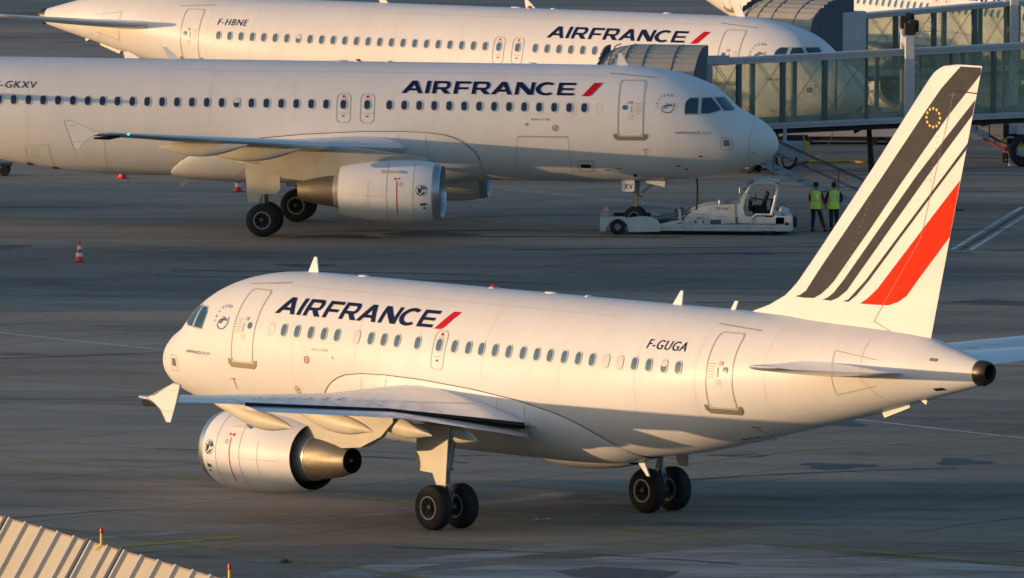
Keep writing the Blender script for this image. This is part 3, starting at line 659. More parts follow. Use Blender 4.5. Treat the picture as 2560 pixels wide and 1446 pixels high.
        seam([(6.95,4.32),(8.6,4.32)],mat('faint_seam',(.55,.52,.48),.4),.010); seam([(6.95,4.32),(6.95,4.75)],mat('faint_seam',(.55,.52,.48),.4),.010)
        seam([(3.2,3.10),(7.3,3.0)],mat('faint_seam',(.55,.52,.48),.4),.008)
        for xq in (7.05,9.6,12.0,14.6+dx,17.6+dx,20.45+dr,22.6+dr,24.9+dr): seam([(xq,max(2.3,prof(xq,dr)[0]-prof(xq,dr)[1]*.75) if (xq<8 or xq>20+dx) else 3.75),(xq,prof(xq,dr)[0]+prof(xq,dr)[1]*.84)],mat('frame_joint',(.62,.60,.57),.4),.008)
        seam([(6.0,5.66),(19+dx,5.64)],mat('faint_seam',(.55,.52,.48),.4),.010)
        seam([(2.2,5.0),(2.7,5.35)],mat('faint_seam',(.55,.52,.48),.4),.008)
        seam([(27.9+dr,5.6),(27.95+dr,4.6),(28.5+dr,4.0)],mat('faint_seam',(.55,.52,.48),.4),.012)
        if s<0:
            seam([(9.12,2.1),(9.05,3.4),(9.0,3.50),(7.25,3.50),(7.22,3.4),(7.15,2.1)],LINE,.014)
            decal('cargo_hinge',stroke([(9.02,3.52),(7.25,3.53)],.035),g_,LINE,fus,zstep=.1)
            seam([(26.72+dr-6.13,2.10),(26.70+dr-6.13,2.93),(25.85+dr-6.13,2.95),(25.80+dr-6.13,2.05)],LINE,.014)
            decal('cargo_latch',[[(25.65+dr-6.13,2.02),(25.95+dr-6.13,2.02),(25.9+dr-6.13,2.10),(25.7+dr-6.13,2.12)],[(26.6+dr-6.13,2.15),(26.85+dr-6.13,2.15),(26.8+dr-6.13,2.26),(26.65+dr-6.13,2.26)]],g_,EXHD,fus,zstep=None)
            decal('cargo_notice',[[(26.5+dr-6.13,2.85-.07*i),(26.2+dr-6.13,2.85-.07*i),(26.2+dr-6.13,2.86-.07*i),(26.5+dr-6.13,2.86-.07*i)] for i in range(6)],g_,FADED,fus,zstep=None)
            decal('cargo_hinge',stroke([(23.75+dr-6.13,3.30),(22.1+dr-6.13,3.30)],.030),g_,LINE,fus,zstep=.1)
            seam([(23.80+dr-6.13,3.25),(23.85+dr-6.13,2.0)],LINE,.012); seam([(24.9+dr-6.13,2.3),(24.95+dr-6.13,3.0)],LINE,.008)
            seam([(6.39,2.28),(6.91,2.28),(6.93,2.66),(6.37,2.66),(6.39,2.28)],DLINE,.014)
            decal('service_hatch_slot',[rrect(6.46,6.84,2.40,2.54,.07)],g_,DARK,fus,zstep=.05)
            decal('drain_mark',[[(5.8,2.32),(6.0,2.32),(6.0,2.345),(5.8,2.345)],[(5.4,2.38),(5.55,2.38),(5.55,2.41),(5.4,2.41)],[(3.3,2.50),(3.45,2.50),(3.45,2.53),(3.3,2.53)],[(3.05,2.38),(3.18,2.38),(3.16,2.42),(3.05,2.42)],[(2.5,2.86),(2.66,2.86),(2.62,2.9),(2.5,2.9)],circ(4.95,2.14,.065,12),[(.7,2.98),(.86,2.96),(.86,2.98),(.7,3.0)]],g_,DARK,fus,zstep=.05)
        else:
            decal('static_port_ring',[ring(circ(7.1,2.98,.10,18),circ(7.1,2.98,.085,18)),circ(7.1,2.98,.03,8)],g_,mat('port_ring_red_brown',(.35,.08,.05),.5),fus,zstep=.1)
            decal('tail_grille',[[(29.95+dr,5.18),(30.16+dr,5.17),(30.16+dr,5.24),(29.95+dr,5.25)]],g_,mat('grille_brown_grey',(.20,.17,.16),.5),fus,zstep=None)
            decal('tail_drain_slot',[[(30.0+dr,4.42),(30.3+dr,4.46),(30.24+dr,4.52),(29.95+dr,4.48)]],g_,DARK,fus,zstep=None)
            seam([(23.2+dr,2.62),(23.8+dr,2.72),(23.6+dr,2.79),(23.05+dr,2.70),(23.2+dr,2.62)],DLINE,.012)
    # fairing panel seams on the outside of the fairing
    for s in sides:
        def fm(a,b,s=s):
            zc,rz,w=prof(a,dr); B=lin(fb,a-dx)
            zt=lin(ft,a-dx);t0=math.asin(max(-1,min(1,(zt-zc)/rz)));an=math.asin(max(-1,min(1,(b-zc)/rz)));u=(t0-an)/(math.pi+2*t0);u=min(max(u,.001),.999)
            bul=.012+B*math.sin(math.pi*u)**.5*(1+.5*abs(math.cos(math.pi*u)))+.008
            return (-a,s*(w+bul)*math.cos(an),zc+(rz+bul)*math.sin(an))
        for pts in ([(9.9,3.55),(9.85,3.0),(9.6,2.3)],[(10.9,3.55),(10.8,3.1),(10.6,2.7)],[(15.2,3.32),(15.2,2.6),(15.6,2.1)],[(16.2,3.2),(16.25,2.5),(16.8,2.05)],[(15.75,2.5),(16.15,2.5),(16.15,2.85),(15.75,2.85),(15.75,2.5)]):
            decal('fairing_panel_seam',stroke([(a+dx,b) for a,b in pts],.014),fm,LINE,bf,zstep=.08)
    # antennas and beacons
    an=MB()
    for xx,hh,l0,l1,lean in ((5.70,.44,.42,.10,.02),(20.0+min(dr,1.6),.40,.36,.09,.12),(22.1+dr*0+0,.26,.17,.12,.08)) if dr<1 else ((5.55,.46,.42,.10,.02),(21.6,.44,.40,.12,.28)):
        an=MB();an.use(WHITE);secs=[]
        zt=prof(xx,dr)[0]+prof(xx,dr)[1]-.03
        poly=[(-(xx-l0/2),zt),(-(xx-l0/2+lean+l0*.55),zt+hh),(-(xx-l0/2+lean+l0*.55+l1),zt+hh),(-(xx+l0/2),zt)]
        an.prism(poly,-.02,.02); an.obj('blade_antenna',root)
    for xx,col,r_,h_ in ((12.91 if dr<1 else 15.0,BEACON,.10,.09),):
        zt=prof(xx,dr)[0]+prof(xx,dr)[1]-.01
        b=MB();b.use(WHITE).lathe([(0,.14),(.03,.13)],(-xx,0,zt),'Z',16);b.use(col).lathe([(.03,r_),(.07,r_*.9),(h_,r_*.4),(h_+.02,.001)],(-xx,0,zt),'Z',16);b.obj('beacon_light',root,smooth=50)
    for xx,L in ((7.74,.42),(15.15,.5),(16.6,.2)) if dr<1 else ((8.8,.42),(15.6,.55),(13.9,.3)):
        zt=prof(xx,dr)[0]+prof(xx,dr)[1]-.02
        b=MB();b.use(WHITE);b.add([(-xx+L/2*math.cos(a)*f_,.12*math.sin(a)*f_,zt+h_) for f_,h_ in ((1,0),(.85,.045),(.4,.06)) for a in [2*math.pi*i/14 for i in range(14)]],[(r*14+i,r*14+(i+1)%14,(r+1)*14+(i+1)%14,(r+1)*14+i) for r in range(2) for i in range(14)]+[tuple(range(28,42))]);b.obj('roof_blister_antenna',root,smooth=50)
    b=MB();b.use(WHITE).prism([(-(18.45+dx),1.85),(-(18.75+dx),1.85),(-(19.0+dx),1.42),(-(18.9+dx),1.42)],-.02,.02);b.obj('blade_antenna',root)
    b=MB();b.use(WHITE).prism([(-(27.7+dr),3.72),(-(28.7+dr),3.98),(-(28.72+dr),3.88),(-(27.8+dr),3.56)],-.06,.06);b.prism([(-(29.1+dr),4.12),(-(29.35+dr),4.0),(-(29.4+dr),4.1),(-(29.2+dr),4.18)],-.1,.1);b.obj('drain_mast',root)
    # nose gear
    gx=5.07; g=MB();g.use(STRUT).tube([(-gx+.12,0,2.1),(-gx,0,1.1),(-gx-.02,0,.42)],[.10,.085,.07],12).tube([(-gx,-.25,.42),(-gx,.25,.42)],.05,8)
    g.use(GOLD).tube([(-gx+.06,-.08,1.35),(-gx+.02,-.09,.62)],.035,8)
    g.use(STRUT).tube([(-gx+.05,0,1.3),(-gx+.75,0,1.9),(-gx+.85,0,2.1)],.045,8).tube([(-gx-.08,0,1.15),(-gx-.3,0,.85),(-gx-.08,0,.5)],.03,6).box((-gx+.14,0,1.3),(.12,.5,.07)).box((-gx,0,1.5),(.22,.3,.1)).tube([(-gx+.18,-.2,1.42),(-gx+.32,-.2,1.42)],.07,10)
    ng=g.obj('nose_landing_gear',root,smooth=40)
    zn=cfg.get('nose_lift',0)
    for o_ in(-.25,.25): wheel(ng,gx,o_,.38+zn,.38,.22,1)
    for s in(1,-1):
        d=MB();d.use(WHITE).prism([(p[0],p[1]) for p in rrect(-gx-.44,-gx+.02,1.52,1.98,.06,3)],s*.40,s*.43)
        nd_=d.obj('nose_gear_door',ng)
    tx=text_loops(cfg['reg'][-2:] or 'A',space=1.25)
    if cfg['reg']: decal('door_lettering',fit(tx,-gx-.37,-gx-.05,1.62,1.80) if False else fit(tx,5.42,5.12,1.60,1.80),lambda a,b:(-a,-.436,b),NAVY,nd_,zstep=None)
    for s in(-1,1):
        d=MB();d.use(WHITE).box((-gx+.75,s*.28,1.86),(.7,.03,.2),ry=R(12));d.obj('nose_gear_door',ng)
    return root
# ------------------------------------------------------------------ aircraft
P5=.5334
wA=[(x,0) for x in (6.65,7.18,7.73,8.26,8.79)]+[(9.58,1)]+[(x,0) for x in (10.14,10.66,11.19,12.0,12.85)]
for k_,x_ in enumerate((13.45,14.0,14.51,15.04,15.57,16.12,16.66,17.17,17.72,18.26,18.79,19.33,19.86,20.4,20.93,21.49,22.0)):
    wA.append((x_,{11:1,12:1,15:2}.get(k_,0)))
wB=[(6.661+P5*k,0) for k in range(14)]+[(14.385,0),(15.235,0)]+[(15.851+P5*k,2 if k==6 else 0) for k in range(24)]
wC=[(6.661+P5*k,0) for k in range(14)]+[(14.385,0),(15.235,0)]+[(15.851+P5*k,2 if k in(16,) else 0) for k in range(24)]
airA=make_airliner('airliner',(-9.16,313.36),R(132.274),0,0,dict(reg='GUGA',type='Airbus A318',wins=wA,exits=[12.86],flaps=1,stripes=1,sides=(1,)),
  label='short white airliner taxiing nose left in front, tricolour striped tail fin on the right',cat='airliner',group='white airliners on the apron')
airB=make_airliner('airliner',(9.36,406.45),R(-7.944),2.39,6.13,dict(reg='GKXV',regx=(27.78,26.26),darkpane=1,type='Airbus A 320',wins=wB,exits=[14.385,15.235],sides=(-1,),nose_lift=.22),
  label='white airliner parked nose right with XV on its nose gear door, on the tow tractor',cat='airliner',group='white airliners on the apron')
airC=make_airliner('airliner',(13.41,437.48),R(-31.477),2.39,6.13,dict(reg='HBNE',type='Airbus A 320',wins=wC,exits=[14.385,15.235],sides=(-1,)),
  label='white airliner behind the XV one, F-HBNE beside its rear door at the top left',cat='airliner',group='white airliners on the apron')
wD=[(6.661+P5*k,0) for k in range(14)]+[(15.851+P5*k,0) for k in range(32)]
airD=make_airliner('airliner',(25.9,462.0),R(-63),2.39,10.4,dict(reg='',type='',wins=wD,exits=[14.385,15.235],sides=(-1,)),
  label='farthest white airliner, only its lower rear side shows at the top right corner',cat='airliner',group='white airliners on the apron')
# ------------------------------------------------------------------ ground
def ground_mat():
    m=bpy.data.materials.new('apron_concrete'); m.use_nodes=True; nt=m.node_tree; b=nt.nodes['Principled BSDF']; L=nt.links.new
    tc=nd(nt,'ShaderNodeTexCoord')
    def noise(sc,st,det=6,ro=.6,dist=0):
        mp=nd(nt,'ShaderNodeMapping'); mp.inputs['Scale'].default_value=st; mp.inputs['Rotation'].default_value=(0,0,R(-4)); L(tc.outputs['Object'],mp.inputs[0])
        n=nd(nt,'ShaderNodeTexNoise'); n.inputs['Scale'].default_value=sc; n.inputs['Detail'].default_value=det; n.inputs['Roughness'].default_value=ro; n.inputs['Distortion'].default_value=dist; L(mp.outputs[0],n.inputs['Vector']); return n
    def ramp(n,stops):
        r=nd(nt,'ShaderNodeValToRGB'); e=r.color_ramp.elements
        e[0].position=stops[0][0]; e[0].color=(*stops[0][1],1); e[1].position=stops[-1][0]; e[1].color=(*stops[-1][1],1)
        for p,c in stops[1:-1]: x=e.new(p); x.color=(*c,1)
        L(n.outputs[0],r.inputs[0]); return r
    big=ramp(noise(.045,(.35,1,1),5,.6,.4),[(.36,(.19,.170,.142)),(.46,(.31,.268,.210)),(.54,(.43,.335,.238)),(.66,(.25,.210,.168))])  # warm stops paint sunlit brown into the concrete at random
    st=ramp(noise(.55,(.10,1,1),8,.7,.3),[(.30,(.78,.78,.78)),(.5,(.97,.97,.97)),(.72,(1.13,1.12,1.10))])
    fine=ramp(noise(14,(.35,1,1),4,.7),[(.25,(.76,.76,.76)),(.75,(1.2,1.2,1.2))])
    dirt=ramp(noise(.20,(.30,1,1),7,.75,1.2),[(.56,(1,1,1)),(.66,(.62,.60,.58)),(.78,(.40,.39,.38))])
    def mul(a,c):
        mx=nd(nt,'ShaderNodeMix',data_type='RGBA',blend_type='MULTIPLY'); mx.inputs[0].default_value=1; L(a,mx.inputs[6]); L(c,mx.inputs[7]); return mx.outputs[2]
    o=mul(mul(mul(big.outputs[0],st.outputs[0]),fine.outputs[0]),dirt.outputs[0])
    # slab joints
    br=nd(nt,'ShaderNodeTexBrick'); br.offset=0; br.inputs['Color1'].default_value=(1,1,1,1); br.inputs['Color2'].default_value=(.93,.93,.94,1); br.inputs['Mortar'].default_value=(.58,.58,.58,1)
    br.inputs['Scale'].default_value=1; br.inputs['Mortar Size'].default_value=.05; br.inputs['Brick Width'].default_value=7.5; br.inputs['Row Height'].default_value=7.5
    mp=nd(nt,'ShaderNodeMapping'); mp.inputs['Rotation'].default_value=(0,0,R(38)); L(tc.outputs['Object'],mp.inputs[0]); L(mp.outputs[0],br.inputs[0])
    o=mul(o,br.outputs[0])
    L(o,b.inputs['Base Color']); b.inputs['Roughness'].default_value=1.0; b.inputs['Specular IOR Level'].default_value=.15
    return m
G=ground_mat()
S=4000
me=add_mesh('ground',[(-S,-200,0),(S,-200,0),(S,S,0),(-S,S,0)],[(0,1,2,3)],G,kind='structure')
def strip(name,pts,w,m,z=.004,**k):
    vs=[];fs=[]
    P=[Vector(p) for p in pts]
    for i,p in enumerate(P):
        d=(P[min(i+1,len(P)-1)]-P[max(i-1,0)]).normalized(); n=Vector((-d.y,d.x))*w/2
        vs+=[(*(p-n),z),(*(p+n),z)]
    for i in range(len(P)-1): fs.append((2*i,2*i+2,2*i+3,2*i+1))
    return add_mesh(name,vs,fs,m,kind='structure',**k)
def paint(name,c,wear=.5,sc=3):
    m=bpy.data.materials.new(name); m.use_nodes=True; nt=m.node_tree; b=nt.nodes['Principled BSDF']; out=nt.nodes['Material Output']
    b.inputs['Base Color'].default_value=(*c,1); b.inputs['Roughness'].default_value=.8
    tc=nd(nt,'ShaderNodeTexCoord'); mp=nd(nt,'ShaderNodeMapping'); mp.inputs['Scale'].default_value=(.3,1,1)
    no=nd(nt,'ShaderNodeTexNoise'); no.inputs['Scale'].default_value=sc; no.inputs['Detail'].default_value=8; no.inputs['Roughness'].default_value=.75
    mr=nd(nt,'ShaderNodeMapRange'); mr.inputs[1].default_value=.42+.2*wear-.1; mr.inputs[2].default_value=.62+.2*wear; mr.inputs[3].default_value=0; mr.inputs[4].default_value=1
    tr=nd(nt,'ShaderNodeBsdfTransparent'); mx=nd(nt,'ShaderNodeMixShader'); L=nt.links.new
    L(tc.outputs['Object'],mp.inputs[0]);L(mp.outputs[0],no.inputs['Vector']);L(no.outputs[0],mr.inputs[0]);L(mr.outputs[0],mx.inputs[0]);L(b.outputs[0],mx.inputs[1]);L(tr.outputs[0],mx.inputs[2]);L(mx.outputs[0],out.inputs[0])
    return m
PW=paint('worn_white_marking',(.62,.64,.66),.7); PWF=paint('very_worn_white_marking',(.36,.36,.36),.15)
PY=paint('worn_yellow_marking',(.46,.36,.06),.62); PYF=paint('faint_yellow_marking',(.36,.30,.10),.35)
PR=paint('worn_red_marking',(.26,.05,.05),.35); DK=mat('oil_stain',(.045,.047,.052),.6,var=.3,vscale=1.0,stretch=(.3,1,1)); DKP=mat('asphalt_patch',(.10,.10,.105),.8,var=.2,vscale=2)
SEAL=paint('joint_sealant',(.055,.053,.055),.35,1.2); LIGHTP=paint('pale_slab_patch',(.40,.385,.35),.45,.5)
strip('road_marking',[(-30,380),(-16.1,362.1),(-10.6,355.6),(-2,345.5),(10.4,332.2),(14.6,326.9),(22,317.4)],.16,PW)
strip('road_marking',[(-30,357),(-16.2,363.7),(-10.1,366.7),(0,371.5),(12,376.5)],.14,PY)
strip('road_marking',[(-30,329.5),(-14.2,319.7),(-7.8,312.4),(-4.1,308.3),(-.8,304.1),(.7,302.0),(5.4,297.1),(13,291),(22,283.5)],.20,PY,z=.008)
strip('road_marking',[(-3,309),(1.5,315.0),(4.7,318.3),(8.1,322.8),(14.6,327.9),(24,336)],.16,PY,z=.008)
strip('road_marking',[(-20,308),(-13.4,300.8),(-7.5,294),(-4,289.2),(0,284)],.35,PYF,z=.008)
strip('road_marking',[(-14,290.6),(-10.3,293.9),(-7,297.0)],.42,PY,z=.012)
strip('road_marking',[(-18,290.5),(-12.8,294.7),(-7,299.4),(.2,307.5),(2.6,311.5)],.65,LIGHTP,z=.004)
strip('road_marking',[(-6.1,301.6),(.2,307.5)],.2,PWF,z=.012)
strip('road_marking',[(-30,410.6),(-18.2,410.2),(-9.4,410.5),(2.5,409.6)],.14,PWF)
for a_,b_ in (((-.3,430.0),(3.8,424.1)),((3.8,424.1),(6.4,420.3))):
    for o_ in (0,.45): strip('road_marking',[(a_[0]+o_,a_[1]+o_*.4),(b_[0]+o_,b_[1]+o_*.4)],.10,PW)
strip('road_marking',[(3,436),(20,431)],.14,PW); strip('road_marking',[(8,418.6),(16,418.1),(24,419.5)],.14,PWF)
for o_,m_ in ((-.32,PW),(0,PR),(.32,PW)): strip('road_marking',[(15.6+o_,400.2),(18.4+o_,418.3),(19+o_,422)],.18 if m_ is PW else .13,m_)
strip('road_marking',[(15.5,399.8),(17.7,398.7),(24,396)],.12,PW); strip('road_marking',[(16.6,399.95),(19,401.2),(24,402)],.35,PR)
for D_ in ([(-11.4,393.8),(-9.3,395.8),(-7.4,393.4),(-9.4,390.8)],[(1.2,391.6),(3.4,394.2),(5.7,392.0),(3.4,389.1)]): strip('road_marking',D_+[D_[0]],.085,PR,z=.008)
strip('road_marking',[(5.7,392),(10,393.5),(13,394.2)],.06,SEAL)
strip('road_marking',[(14,451),(20,449),(22,448)],.8,PR)
def blob(name,cx,cy,rx,ry,m,rot=0,z=.006,seed=1):
    rn=random.Random(seed);n=28;vs=[(cx,cy,z)]
    for i in range(n):
        a=2*math.pi*i/n; r=1+.25*math.sin(3*a+seed)+.12*rn.uniform(-1,1); x,y=rx*r*math.cos(a),ry*r*math.sin(a)
        vs.append((cx+x*math.cos(rot)-y*math.sin(rot),cy+x*math.sin(rot)+y*math.cos(rot),z))
    return add_mesh(name,vs,[(0,1+i,1+(i+1)%n) for i in range(n)],m,kind='structure')
for i,(x_,y_,a_,b_) in enumerate([(-17.7,399.1,.9,1.0),(10.8,382.6,.9,.5),(12.5,319.4,.7,1.0),(1.9,308.2,.6,.7),(9.5,331.2,.7,.8),(6.4,321.0,.8,.5),(-7.0,391.2,.9,.7),(9,318,1.0,.9),(3.5,372,1.2,.5),(-3,406.5,1.6,1.1),(-6,405,1.3,.8),(8,398,1.2,.5)]):
    blob('oil_stain',x_,y_,a_,b_,DK,seed=i)
add_mesh('asphalt_patch',[(1.1,288.6,.006),(2.2,289.9,.006),(4.3,288.7,.006),(3.6,286.4,.006),(1.6,287.2,.006)],[(0,1,2,3,4)],DKP,kind='structure')
add_mesh('asphalt_patch',[(14.2,376.8,.006),(15.6,378.0,.006),(18.2,376.4,.006),(16.8,375.2,.006)],[(0,1,2,3)],DKP,kind='structure')
rn=random.Random(3)
for i in range(20):
    x_=rn.uniform(-20,18); y_=rn.choice([rn.uniform(288,330),rn.uniform(330,404)]); a_=rn.uniform(-.5,.9); L_=rn.uniform(2,8)
    pts=[(x_+L_*t*math.cos(a_)+.25*rn.uniform(-1,1),y_+L_*t*math.sin(a_)*1.2+.4*rn.uniform(-1,1)) for t in (0,.25,.5,.75,1)]
    strip('joint_crack',pts,rn.uniform(.05,.12),SEAL,z=.010)
strip('joint_crack',[(-22,296.5),(-14,300.9),(-10,304.3)],.14,SEAL,z=.010)
# tyre marks and paler slabs
TYM=paint('tyre_mark',(.075,.075,.078),.2,.8)
rn2=random.Random(11)
for (x_,y_,a_,L_,w_) in [(-12,386,-.25,14,.35),(-11.5,388.5,-.22,12,.3),(0,399,.1,16,.4),(2,396.5,.08,14,.35),(-16,352,.35,16,.3),(8,352,-.2,12,.3),(-8,404,.03,14,.5),(-6,407.5,.0,12,.45),(6,376,-.15,12,.3),(-3,294.5,-.5,10,.3),(4,313,.4,9,.3),(-10,322,-.5,10,.3),(9,408,.15,9,.3),(-2,415,.1,12,.3),(10,432,-.2,10,.4),(12,439,-.1,9,.5)]:
    strip('tyre_mark',[(x_+L_*t*math.cos(a_),y_+L_*t*math.sin(a_)+1.2*math.sin(t*2.2)) for t in [i/8 for i in range(9)]],w_,TYM,z=.010)
add_mesh('pale_concrete_slab',[(-2.5,288.2,.004),(2.2,292.2,.004),(6.2,295.8,.004),(9.5,292.5,.004),(14.5,289.5,.004),(14.5,284,.004),(-2,284,.004)],[(0,1,2,3,4,5,6)],LIGHTP,kind='structure')
add_mesh('pale_concrete_slab',[(-6.5,285,.004),(-3.2,290.5,.004),(1.5,296.2,.004),(2.6,295.2,.004),(-2.2,289.6,.004),(-4.2,285,.004)],[(0,1,2,3,4,5)],LIGHTP,kind='structure')
# weed tuft
GRN=mat('weed_green',(.05,.09,.02),.8); mb=MB(); mb.use(GRN)
for i in range(60):
    a=rn.uniform(0,6.28); r=rn.uniform(0,.12); x_,y_=-5.67+r*math.cos(a)*1.5,290.4+r*math.sin(a); h=rn.uniform(.05,.14); dx_=rn.uniform(-.07,.07)
    mb.add([(x_-.008,y_,0),(x_+.008,y_,0),(x_+dx_,y_+rn.uniform(-.05,.05),h)],[(0,1,2)])
mb.obj('weed_tuft',label='small green weed tuft growing in an apron joint at the bottom',cat='weed')
for i,(x_,y_) in enumerate(((.70,301.75),(.98,301.95))):
    mb=MB();mb.use(STRUT).lathe([(0,.13),(.03,.11),(.05,.05),(.05,.001)],(x_,y_,.012),'Z',14); mb.use(WHITE).box((x_,y_-.08,.05),(.06,.04,.03)); mb.obj('pavement_light',label=('left' if i==0 else 'right')+' one of the two small lights set in the yellow taxi line',cat='taxi light',group='lights in the taxi line')
# ------------------------------------------------------------------ cones
CR=mat('cone_red',(.72,.045,.02),.45); CWM=mat('cone_white',(.72,.72,.70),.45)
def cone():
    r=empty('traffic_cone')
    b=MB();b.use(CR).box((0,0,.02),(.40,.40,.04),bev=.02);b.lathe([(.04,.17),(.07,.155),(.10,.145)],(0,0,0),'Z',20);b.obj('cone_base',r,smooth=40)
    b=MB();f=lambda z:.15-.125*(z-.08)/.67
    for z0,z1,m in ((.09,.19,CR),(.19,.32,CWM),(.32,.43,CR),(.43,.56,CWM),(.56,.745,CR)): b.use(m).lathe([(z0,f(z0)),(z1,f(z1))],(0,0,0),'Z',22)
    b.lathe([(.745,f(.745)),(.755,.012),(.755,.001)],(0,0,0),'Z',22); c=b.obj('cone_body',r,smooth=60)
    return r
def cptree(o,parent=None):
    c=o.copy();COL.objects.link(c);c.parent=parent
    for ch in o.children: cptree(ch,c)
    return c
bpy.context.view_layer.update()
c0=cone()
for i,(x_,y_,lb) in enumerate([(-14.74,392.25,'red and white cone standing alone on open apron at left'),(-10.19,427.7,'cone showing below the parked airliner belly nearer its main wheels'),(-14.72,434.8,'cone almost hidden under the parked airliner rear belly, only its red foot showing')]):
    c=c0 if i==0 else cptree(c0)
    c.location=(x_,y_,.0); c.rotation_euler.z=.3*i; tag(c,lb,'traffic cone','cones around the parked airliner')
# ------------------------------------------------------------------ jet bridges
STEEL=mat('bridge_steel_paint',(.50,.50,.52),.4,var=.12,vscale=1.5); STEELD=mat('bridge_dark_steel',(.09,.10,.11),.5,var=.2); MULL=mat('mullion_grey_green',(.10,.13,.14),.45); ROD=mat('brace_rod',(.14,.15,.15),.4,metal=.6)
BLK=mat('black_rubber_or_truss',(.014,.015,.016),.7); CANB=mat('canopy_beige',(.40,.37,.30),.6,var=.15,vscale=3); BELL=mat('bellows_dark_grey',(.12,.13,.16),.7); FLOOR=mat('tunnel_floor',(.16,.18,.17),.7); YEL=mat('hose_yellow',(.75,.42,.02),.5)
GLS=glass('tunnel_glass',(.93,.96,.86),.8,rough=.05,dirt=(.50,.56,.42),dirtfac=.36)
def lerp(a,b,t): return tuple(a[i]*(1-t)+b[i]*t for i in range(len(a)))
def slabbar(mb,p,q,h,d,n,z0=0):
    """beam between p and q (x,y,z of upper near edge), height h down, depth d along n"""
    vs=[]
    for P in (p,q):
        vs+=[(P[0],P[1],P[2]),(P[0]+n[0]*d,P[1]+n[1]*d,P[2]),(P[0]+n[0]*d,P[1]+n[1]*d,P[2]-h),(P[0],P[1],P[2]-h)]
    mb.add(vs,[(0,1,2,3),(7,6,5,4),(0,4,5,1),(1,5,6,2),(2,6,7,3),(3,7,4,0)])
def tunnel(A,B,zt0,zt1,zb0,zb1,us,ts,parent,width=2.7,rail=.24,low=.20,heavy=None,deep=.35,back=True):
    dx,dy=B[0]-A[0],B[1]-A[1];Ln=math.hypot(dx,dy);n=(-dy/Ln,dx/Ln) ; n=n if n[1]>0 else (-n[0],-n[1])
    P=lambda t,z,o=0:(A[0]+dx*t+n[0]*o,A[1]+dy*t+n[1]*o,z)
    zt=lambda t:zt0+(zt1-zt0)*t; zb=lambda t:zb0+(zb1-zb0)*t
    r=MB();r.use(STEEL)
    for o in (0,width-.12):
        zt0_,zt1_=zt0,zt1
        if o>0: zt0,zt1=zt0-.19,zt1-.19
        slabbar(r,P(0,zt0,o),P(1,zt1,o),rail*.45,.12,n); slabbar(r,P(0,zt0-rail*.45,o+(.03 if o==0 else 0)),P(1,zt1-rail*.45,o+(.03 if o==0 else 0)),rail*.2,.08,n); slabbar(r,P(0,zt0-rail*.65,o),P(1,zt1-rail*.65,o),rail*.35,.12,n)
        zt0,zt1=zt0_,zt1_
    r.obj('roof_rail',parent)
    r=MB();r.use(STEEL)
    for o in (-.02,width-.10):
        slabbar(r,P(0,zb0,o),P(1,zb1,o),low*.55,.12,n); slabbar(r,P(0,zb0-low*.55,o+(.04 if o<0 else 0)),P(1,zb1-low*.55,o+(.04 if o<0 else 0)),low*.55,.10,n)
    r.obj('floor_rail',parent)
    r=MB();r.use(STEEL);slabbar(r,P(0,zt0-.16,.125),P(1,zt1-.16,.125),.05,width-.25,n);r.obj('tunnel_roof',parent)
    r=MB();r.use(FLOOR);slabbar(r,P(0,zb0+.02,.1),P(1,zb1+.02,.1),.1,width-.2,n);r.obj('tunnel_floor',parent)
    r=MB();r.use(BLK);slabbar(r,P(0,zb0-low-.06,.25),P(1,zb1-low-.06,.25),.16,.3,n);slabbar(r,P(0,zb0-low-.06,width-.6),P(1,zb1-low-.06,width-.6),.2,.3,n)
    for i in range(int(Ln/1.3)):
        t=(i+.5)*1.3/Ln; r.box(P(t,zb(t)-low-.12,width/2),(.12,width*.8,.12),rz=math.atan2(dy,dx))
    r.obj('under_truss',parent)
    post=[];L_=len(ts)
    for i,(t,w) in enumerate(ts):
        for o in (0,width-.16):
            r=MB();r.use(MULL).box(P(t,(zt(t)-rail+zb(t))/2,o+.09),(w,.16,zt(t)-rail-zb(t)-.002),rz=math.atan2(dy,dx)); r.obj('window_post',parent)
    full=[(0,.1)]+list(ts)+[(1,.1)]
    for i in range(len(full)-1):
        t0,t1=full[i][0],full[i+1][0]
        for o in (.10,width-.10):
            z00,z01,z10,z11=zb(t0)+.01,zb(t1)+.01,zt(t0)-rail+.005,zt(t1)-rail+.005
            add_mesh('glass_panel',[P(t0,z00,o),P(t1,z01,o),P(t1,z11,o),P(t0,z10,o)],[(0,1,2,3)],GLS,parent)
        r=MB();r.use(ROD)
        r.tube([P(t0,zb(t0),.2),P(t1,zt(t1)-rail,.2)],.013,6).tube([P(t0,zt(t0)-rail,width-.2),P(t1,zb(t1),width-.2)],.013,6).tube([P(t0+(t1-t0)*.06,zt(t0)-rail,width-.2),P(t1,zb(t1)+.15,width-.2)],.011,6)
        r.obj('brace_rods',parent)
    return P,zt,zb,n,Ln
